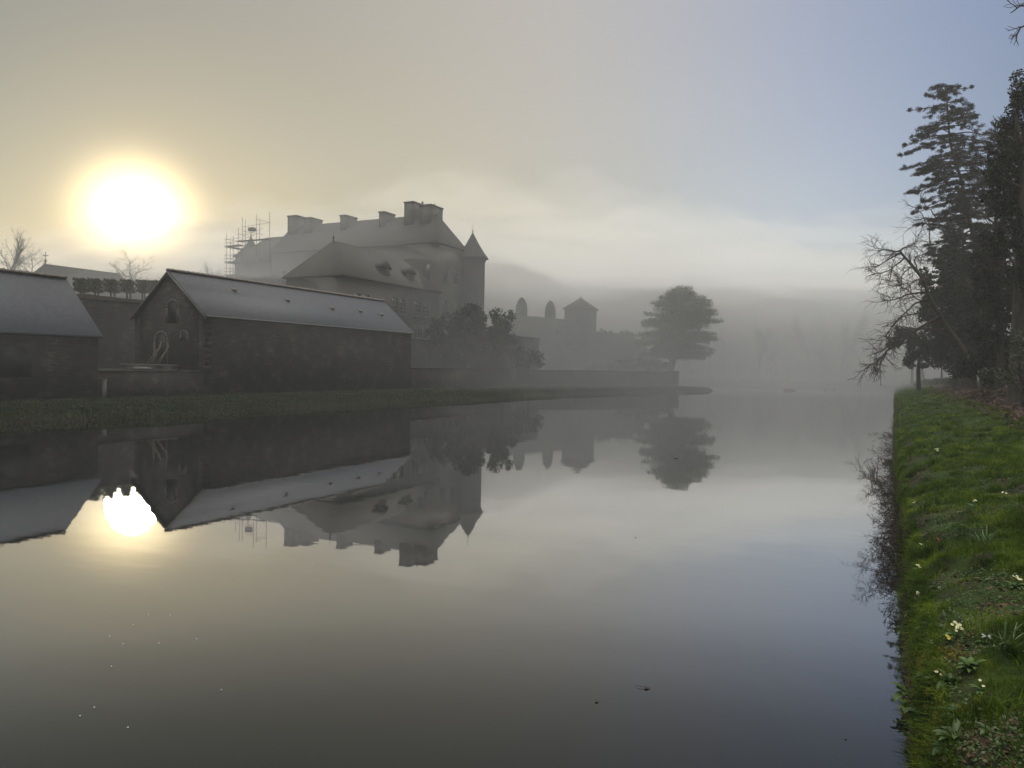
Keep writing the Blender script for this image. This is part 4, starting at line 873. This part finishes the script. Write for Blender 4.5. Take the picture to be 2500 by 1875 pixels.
Y = g.uniform(3.2, 45, 42000)**1.0; Y = 3.2+(Y-3.2)**1.4*42/41.8**1.4; X = 0.13+0.07*np.clip((16-Y)/8, 0, 1)+g.uniform(-.02, .16, 42000); m.quads(blades(g, np.stack([X, Y, np.maximum(land(X, Y), 0.03)], 1), np.full(42000, .07)*(1+Y/60), .006+.0004*Y, 2.2))
for (ya, yb, n, h_, wd) in ((3, 6, 26000, .065, .0045), (6, 11, 46000, .07, .006), (11, 20, 52000, .075, .010), (20, 38, 48000, .085, .018), (38, 110, 42000, .10, .04)):
    Y = g.uniform(ya, yb, n); wm = np.minimum(0.128*Y*1.1+0.5, 3.4 if ya > 15 else 9); X = 0.10+g.uniform(0, 1, n)*wm
    dn = vnoise(X, Y, 0.42, 31)+0.7*vnoise(X, Y, 0.15, 32)-0.35*(Y < 12)*(X < .9)-.1; k = g.uniform(-0.75, 0.5, n) < dn; X, Y, dn = X[k], Y[k], dn[k]
    hv = h_*(0.6+0.7*np.clip(dn+0.4, 0, 1.3))
    m.quads(blades(g, np.stack([X, Y, land(X, Y)-0.01], 1), hv, wd, 1.0))
for i in range(150):                        # longer tussocks
    y = g.uniform(3.5, 30)**1.0; x = 0.25+g.uniform(0, 1)*min(0.128*y+.3, 3); r = g.uniform(.04, .12); n = 90
    P_ = np.stack([x+g.normal(size=n)*r, y+g.normal(size=n)*r, np.full(n, 0.0)], 1); P_[:, 2] = land(P_[:, 0], P_[:, 1])-.01
    m.quads(blades(g, P_, np.full(n, g.uniform(.12, .2)), .006+.0003*y, 1.3))
o = m.build('grass', M['grass']); tag(o, 'green tufted grass covering the near right bank', 'grass', kind='stuff')
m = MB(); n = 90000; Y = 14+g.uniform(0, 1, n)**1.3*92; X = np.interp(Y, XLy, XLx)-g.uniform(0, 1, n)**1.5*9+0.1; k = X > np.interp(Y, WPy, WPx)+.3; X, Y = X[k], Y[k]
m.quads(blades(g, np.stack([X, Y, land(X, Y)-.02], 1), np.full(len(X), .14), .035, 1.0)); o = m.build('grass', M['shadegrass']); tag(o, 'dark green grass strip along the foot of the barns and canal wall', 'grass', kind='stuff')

# ------------------------------------------------------------------ plants on the near bank
def gat(px, py):
    d = CF + CR*(px-1250)/FPX - CU*(py-937.5)/FPX; t = np.arange(2.5, 60, 0.015); Q = np.array([0, 0, EYE]) + d[None]*t[:, None]
    hgt = land(Q[:, 0], Q[:, 1]); i = np.argmax(Q[:, 2] <= hgt); q = Q[i]; return np.array([q[0], q[1], hgt[i]])
def leafblade(m, p, a, Ln, wd, el, bend=0.5, n=6, fold=0.15):
    """One broad leaf from p: outline with width profile and an arched midrib."""
    d = np.array([math.cos(a), math.sin(a), 0]); s = np.array([-math.sin(a), math.cos(a), 0]); c = []; e = el; q = np.array(p, float)
    for i in range(n+1):
        t = i/n; c.append((q.copy(), wd*(math.sin(math.pi*min(1, t*0.92+0.06))**0.7))); q = q + (d*math.cos(e)+np.array([0, 0, math.sin(e)]))*Ln/n; e -= bend*1.6/n
    V = []; F = []
    for i, (q, w_) in enumerate(c):
        V += [q-s*w_/2+np.array([0, 0, fold*w_]), q, q+s*w_/2+np.array([0, 0, fold*w_])]
        if i: k = 3*i; F += [(k-3, k-2, k+1, k), (k-2, k-1, k+2, k+1)]
    m.add(V, F)
def primrose(p, g, label, nl=11, nf=7, sc=1.0, pm='petal'):
    t = thing('primrose_plant' if pm == 'petal' else 'flowering_plant', label, 'plant', tuple(p), 'flowering plants on the near bank'); m = MB()
    for i in range(nl): leafblade(m, (0, 0, -.01), i*2.4+g.uniform(-.3, .3), g.uniform(.07, .11)*sc, .032*sc, g.uniform(.4, 1.0), 0.7)
    m.build('leaf_rosette', M['primrose'], t)
    for i in range(nf):
        a = g.uniform(0, 6.28); r = g.uniform(.01, .05)*sc; h_ = g.uniform(.05, .085)*sc; c = np.array([r*math.cos(a), r*math.sin(a), h_])
        m = MB(); m.tube([(c[0]*.2, c[1]*.2, 0), c*0.6, c-[0, 0, .004]], .0016, 4)
        st = m.build('flower', M['primrose'], t); m = MB()
        nrm = np.array([g.uniform(-.5, .5), g.uniform(-.9, -.1), 1.0]); nrm /= np.linalg.norm(nrm); u = np.cross(nrm, [1, 0, 0]); u /= np.linalg.norm(u); v = np.cross(nrm, u); rp = .0118*sc
        for k in range(5):
            an = k*1.2566; dd = u*math.cos(an)+v*math.sin(an); ss = -u*math.sin(an)+v*math.cos(an)
            m.add([c+nrm*.001, c+dd*rp*.6+ss*rp*.48+nrm*.003, c+dd*rp+ss*rp*.25+nrm*.005, c+dd*rp*.92+nrm*.005, c+dd*rp-ss*rp*.25+nrm*.005, c+dd*rp*.6-ss*rp*.48+nrm*.003], [(0, 1, 2, 3), (0, 3, 4, 5)])
        m.build('petals', M[pm], st)
g = np.random.default_rng(950)
PR = [(2288, 1106, 6, 1.2, 'farthest pale primrose clump, beside the dark spiky leaves on the bank'), (2231, 1236, 3, 1.0, 'small pale primrose clump near the water edge, halfway along the bank'), (2376, 1238, 5, 1.1, 'primrose clump by a dark hollow halfway along the bank'), (2451, 1217, 4, 1.0, 'primrose clump near the right edge of the photo, halfway down the grass'),
      (2255, 1348, 6, 1.0, 'primrose clump in thick grass just before the red leaf, close to the water'), (2243, 1398, 4, 1.0, 'primrose clump on the brink above the overhanging twigs'), (2481, 1432, 7, 1.0, 'primrose clump cut by the right edge of the photo'), (2246, 1466, 6, .9, 'primrose clump on the brink, nearer the camera than the overhanging twigs'),
      (2339, 1556, 12, 1.15, 'fullest cream-flowered primrose clump behind the yellow leaf'), (2288, 1664, 3, .9, 'sparse primrose with two blooms in front of the mossy patches'), (2398, 1690, 2, .8, 'single-flowered primrose among long grass low on the right')]
for (px, py, nf, sc, lab) in PR: primrose(gat(px, py), g, lab, 11, nf, sc)
primrose(gat(2409, 1574), g, 'small white-flowered plant beside the long grass tuft', 7, 6, .8, 'whitep')
for (px, py, h_, n, lab) in ((2288, 1088, .26, 22, 'dark spiky tuft of daffodil leaves standing behind a primrose clump'), (2408, 1338, .22, 26, 'upright bluish tuft of daffodil leaves in the middle of the grass'), (2460, 1600, .24, 30, 'long arching grass-like tuft near the right edge'), (2270, 962, .35, 16, 'distant dark tuft of upright leaves on the misty end of the bank')):
    p = gat(px, py); m = MB()
    for i in range(n): leafblade(m, (g.normal()*.02, g.normal()*.02, -.01), g.uniform(0, 6.28), h_*g.uniform(.7, 1.2), .011 + h_*.01, g.uniform(.9, 1.5), g.uniform(.2, .9), 7)
    o = m.build('leaf_tuft', M['leafA']); o.location = p; tag(o, lab, 'plant', 'leaf tufts on the near bank')
BL = [(2212, 1694, .13, 7, .07, 'pale broad-leaved plant jutting over the water edge near the camera'), (2214, 1725, .12, 6, .06, 'drooping broad-leaved plant hanging over the brink just below the pale one'), (2321, 1668, .14, 9, .045, 'glossy dark-leaved rosette beside the sparse primrose'), (2336, 1808, .14, 9, .05, 'leafy green plant low in the picture between moss and long grass'), (2243, 1750, .1, 7, .06, 'round-leaved green plant on the brink near the bottom of the picture'),
      (2370, 1634, .13, 8, .04, 'silvery-leaved plant right of the glossy rosette'), (2273, 1534, .12, 9, .05, 'bright green leafy plant just behind the mossy patches'), (2262, 1662, .1, 7, .045, 'small leafy plant tucked between two mossy patches'), (2330, 1745, .1, 7, .04, 'small leafy plant in front of the glossy rosette'), (2225, 1500, .09, 7, .04, 'small leafy plant on the brink above the brown bank face'),
      (2400, 1420, .1, 8, .035, 'grey-green leafy plant above the reddish leaf litter'), (2290, 1440, .08, 8, .035, 'low leafy plant right of the brink primroses'), (2310, 1830, .11, 8, .045, 'leafy plant at the bottom edge of the picture beside the dark hollow'), (2420, 1790, .1, 7, .04, 'leafy plant at the bottom right inside the long grass')]
for (px, py, Ln, n, wd, lab) in BL:
    p = gat(px, py); m = MB()
    for i in range(n*2): leafblade(m, (0, 0, -.01), i*2.4+g.uniform(-.3, .3), Ln*g.uniform(.45, 1.1), wd*g.uniform(.7, 1.1), g.uniform(.15, 1.1), g.uniform(.4, 1.0), 6, .25)
    o = m.build('broad_leaf_plant', M['leafA'] if 'pale' not in lab and 'silver' not in lab else M['primrose']); o.location = p; tag(o, lab, 'plant', 'broad-leaved plants on the near bank')
# small ground cover and litter nobody could count
m = MB(); n = 24000; Y = 3.4+g.uniform(0, 1, n)**1.4*12; X = .17+g.uniform(0, 1, n)*(0.13*Y+.35); k = vnoise(X, Y, .3, 41) > -.25*(X < .7); X, Y = X[k], Y[k]
C = np.stack([X, Y, land(X, Y)+g.uniform(.0, .05, len(X))], 1); m.quads(leaves(g, C, .0105, flat=.7, aspect=.6)); tag(m.build('weeds', M['leafA']), 'tiny leafy weeds growing through the grass of the near bank', 'weeds', kind='stuff')
m = MB(); n = 16000; Y = 3.4+g.uniform(0, 1, n)**1.3*22; X = .1+g.uniform(0, 1, n)*(0.13*Y+.35); k = vnoise(X, Y, .42, 31) < -.1; X, Y = X[k], Y[k]
C = np.stack([X, Y, land(X, Y)+g.uniform(.0, .02, len(X))], 1); A_ = leaves(g, C, .02, flat=.9, aspect=.5)
n = 30000; Y = g.uniform(18, 75, n); X = 2.9+g.uniform(0, 1, n)*3.5+.2*vnoise(Y, Y*0, 3, 5); C = np.stack([X, Y, land(X, Y)+g.uniform(.0, .05, n)], 1)
m.quads(np.concatenate([A_, leaves(g, C, .05, flat=.7)])); tag(m.build('fallen_leaves', M['litter']), 'brown dead leaves in the bare patches and under the trees', 'fallen leaves', kind='stuff')
cs = []; rr = []
for (px, py, r, k) in ((2238, 1600, .03, 9), (2243, 1645, .035, 12), (2297, 1601, .045, 14), (2318, 1612, .04, 8), (2267, 1707, .04, 12), (2366, 1731, .04, 10), (2279, 1803, .04, 12), (2262, 1845, .05, 10), (2300, 1772, .03, 6)):
    p = gat(px, py)
    for i in range(k): q = p+g.normal(size=3)*r*1.1; q[2] = lz(q[0], q[1])+.006; cs.append(q); rr.append(g.uniform(.012, .03))
m = MB(); m.quads(leaves(g, np.concatenate([np.array(c_)+g.normal(size=(150, 3))*r*.55 for c_, r in zip(cs, rr)]), .006)); tag(m.build('moss', M['moss']), 'yellow-green moss cushions on the brink near the camera', 'moss', kind='stuff')
def lobed(m, sc, lobes=5):
    A = np.linspace(0, 2*math.pi, lobes*4, endpoint=False); r = sc*(0.62+0.38*np.abs(np.cos(A*lobes/2))); V = [(0, 0, 0)]+[(r[i]*math.cos(A[i]), r[i]*math.sin(A[i]), .15*sc*math.sin(A[i]*3)) for i in range(len(A))]
    m.add(V, [(0, i+1, (i+1) % len(A)+1) for i in range(len(A))])
for (px, py, mt, sc, lab) in ((2315, 1573, 'yleaf', .032, 'lobed yellow fallen leaf beside the fullest primrose clump'), (2291, 1327, 'rleaf', .035, 'dark red fallen leaf lying in the grass near the water')):
    p = gat(px, py); m = MB(); lobed(m, sc); o = m.build('fallen_leaf', M[mt]); o.location = p+[0, 0, .05]; o.rotation_euler = (R(28), R(8), 1); tag(o, lab, 'leaf')

# twigs leaning out over the water
for i, (py, n, Ln, lab) in enumerate(((1085, 12, .75, 'farthest bare twiggy shoot leaning over the water, by the dark hollow'), (1165, 12, .6, 'second farthest bare shoot leaning from the bank over the water'), (1245, 14, .5, 'crooked bare shoot leaning over the water in the middle of the brink'), (1322, 16, .45, 'dense bare shoot leaning over the water beside the primroses'), (1385, 16, .38, 'nearest dense bare shoot arching over the water'), (1470, 8, .2, 'small sparse sprig hanging over the water near the camera'), (1540, 6, .12, 'tiny dark sprig on the bank face'), (1620, 6, .10, 'tiny dark sprig with seed heads nearest the camera'))):
    p = at(2192+(py-1100)*.03, py, Z=0.0); tb, tp = [], []; gg = np.random.default_rng(1200+i)
    for k in range(n):
        a = math.pi+gg.uniform(-1.2, 1.2); q0 = np.array([0.12, gg.uniform(-.6, .6)*Ln, 0.12+gg.uniform(0, .3)])
        grow(gg, tb, tp, q0, (math.cos(a), math.sin(a)*.8, gg.uniform(-.1, .9)), Ln*gg.uniform(.6, 1.15), .006*(Ln+.5), 1, 4, ch=(3, 4, 3), ratio=.55, trop=-.05, wob=.28, rmin=.0025)
    for P_, rr_, lv in tb: P_[:, 2] = np.maximum(P_[:, 2], 0.01)
    o = tubes_mb(tb, 0, 9, 3).build('overhanging_shoot', M['bramble']); o.location = (0.05+p[0]*0.3, p[1], 0.0); tag(o, lab, 'shoot', 'bare shoots over the water')

# floating leaves
for (px, py, sc, lab) in ((1580, 1680, .03, 'dark leaf with a long stalk floating low in the middle of the water'), (1457, 1713, .02, 'small dark leaf floating left of the stalked leaf'), (1552, 1312, .02, 'tiny dark leaf floating alone in the middle of the water'), (1650, 1119, .07, 'curled dark leaf floating below the cedar reflection'), (2065, 1803, .012, 'tiny dark leaf floating near the bank at the bottom')):
    p = at(px, py, Z=0.004); m = MB(); lobed(m, sc, 3)
    if 'stalk' in lab and 'long' in lab: m.tube([(-.02, 0, .003), (-.06, -.01, .006), (-.1, 0, .004)], .002, 4)
    o = m.build('floating_leaf', M['bramble']); o.location = (p[0], p[1], .006); tag(o, lab, 'leaf', 'leaves floating on the water')
for i, (px, py) in enumerate(((267, 1553), (272, 1627), (325, 1525), (540, 1684), (195, 1748), (388, 1570), (300, 1572), (312, 1776), (230, 1727), (480, 1560), (362, 1500), (415, 1502))):
    p = at(px, py, Z=0.004); m = MB(); lobed(m, .008, 3); o = m.build('floating_petal', M['whitep']); o.location = (p[0], p[1], .006); tag(o, 'tiny pale speck floating on the water below the sun reflection', 'petal', 'pale specks on the water')

# ------------------------------------------------------------------ mist
hm = bpy.data.materials.new('haze'); hm.use_nodes = True; t = hm.node_tree; t.nodes.clear()
pv_ = t.nodes.new('ShaderNodeVolumePrincipled'); pv_.inputs['Density'].default_value = HAZE_DENSITY; pv_.inputs['Color'].default_value = (0.985, 0.987, 0.99, 1); pv_.inputs['Anisotropy'].default_value = 0.05
pv_.inputs['Density Attribute'].default_value = ''
mo = t.nodes.new('ShaderNodeOutputMaterial'); t.links.new(pv_.outputs[0], mo.inputs['Volume'])
m = MB(); m.box(-345, 345, -345, 405, -2.0, 26.3); o = m.build('haze', hm); tag(o, 'pale morning mist filling the whole place', 'mist', kind='stuff')

# the thicker bank of mist lying over the far end of the water and round the castle
bm_ = hm.copy(); bm_.name = 'mist_bank'; pb_ = [q for q in bm_.node_tree.nodes if q.type == 'PRINCIPLED_VOLUME'][0]; pb_.inputs['Density'].default_value = 0.004; pb_.inputs['Anisotropy'].default_value = 0.3; pb_.inputs['Color'].default_value = (0.99, 0.99, 0.992, 1)
bx, by = np.linspace(-230, 150, 150), np.concatenate([np.linspace(32, 150, 70), np.linspace(156, 260, 16)]); BX, BY = np.meshgrid(bx, by); nb = len(bx)
ii, jj = np.meshgrid(np.arange(nb-1), np.arange(len(by)-1)); q0 = (jj*nb+ii).ravel()
nth = ('lowest', 'second', 'third', 'fourth', 'fifth', 'sixth', 'seventh', 'uppermost')
for k, (hk, y0, Lk) in enumerate(((7, 70, 22), (11, 68, 26), (15, 66, 32), (19, 64, 38), (24, 62, 44), (30, 60, 52), (38, 57, 60), (50, 54, 75))):
    lab = nth[k]+' layer of mist lying over the far end of the water'
    dd = np.clip(BY-y0+30*sstep(-40, -58, BX)-24*sstep(-30, -12, BX)-1.5*np.sin(BX/23+k*2)-1.0*np.sin(BX/9+k), 0, None); ed = np.clip(np.minimum(np.minimum(BX+230, 150-BX)/30, (260-BY)/30), 0, 1)
    T_ = hk*(1-np.exp(-dd/Lk))*ed*(1+.10*vnoise(BX, BY, 13.0, 60+k)+.07*vnoise(BX, BY, 5.5, 70+k)); top = -1.4+T_
    n_ = BX.size; V = np.concatenate([np.stack([BX, BY, top], -1).reshape(-1, 3), np.stack([BX, BY, np.full_like(BX, -1.5-.02*k)], -1).reshape(-1, 3)])
    m = MB(); m.add(V, np.concatenate([np.stack([q0, q0+1, q0+nb+1, q0+nb], 1), np.stack([q0, q0+nb, q0+nb+1, q0+1], 1)+n_]))
    ri = list(range(nb)) + [r*nb+nb-1 for r in range(1, len(by))] + [(len(by)-1)*nb+c_ for c_ in range(nb-2, -1, -1)] + [r*nb for r in range(len(by)-2, 0, -1)]
    ri = np.array(ri); rj = np.roll(ri, -1); m.f.append(np.stack([ri, ri+n_, rj+n_, rj], 1))
    bk = bm_.copy(); [q for q in bk.node_tree.nodes if q.type == 'PRINCIPLED_VOLUME'][0].inputs['Density'].default_value = BANK_DENSITY[k]
    o = m.build('mist_bank', bk, smooth=True); tag(o, lab, 'mist', kind='stuff')
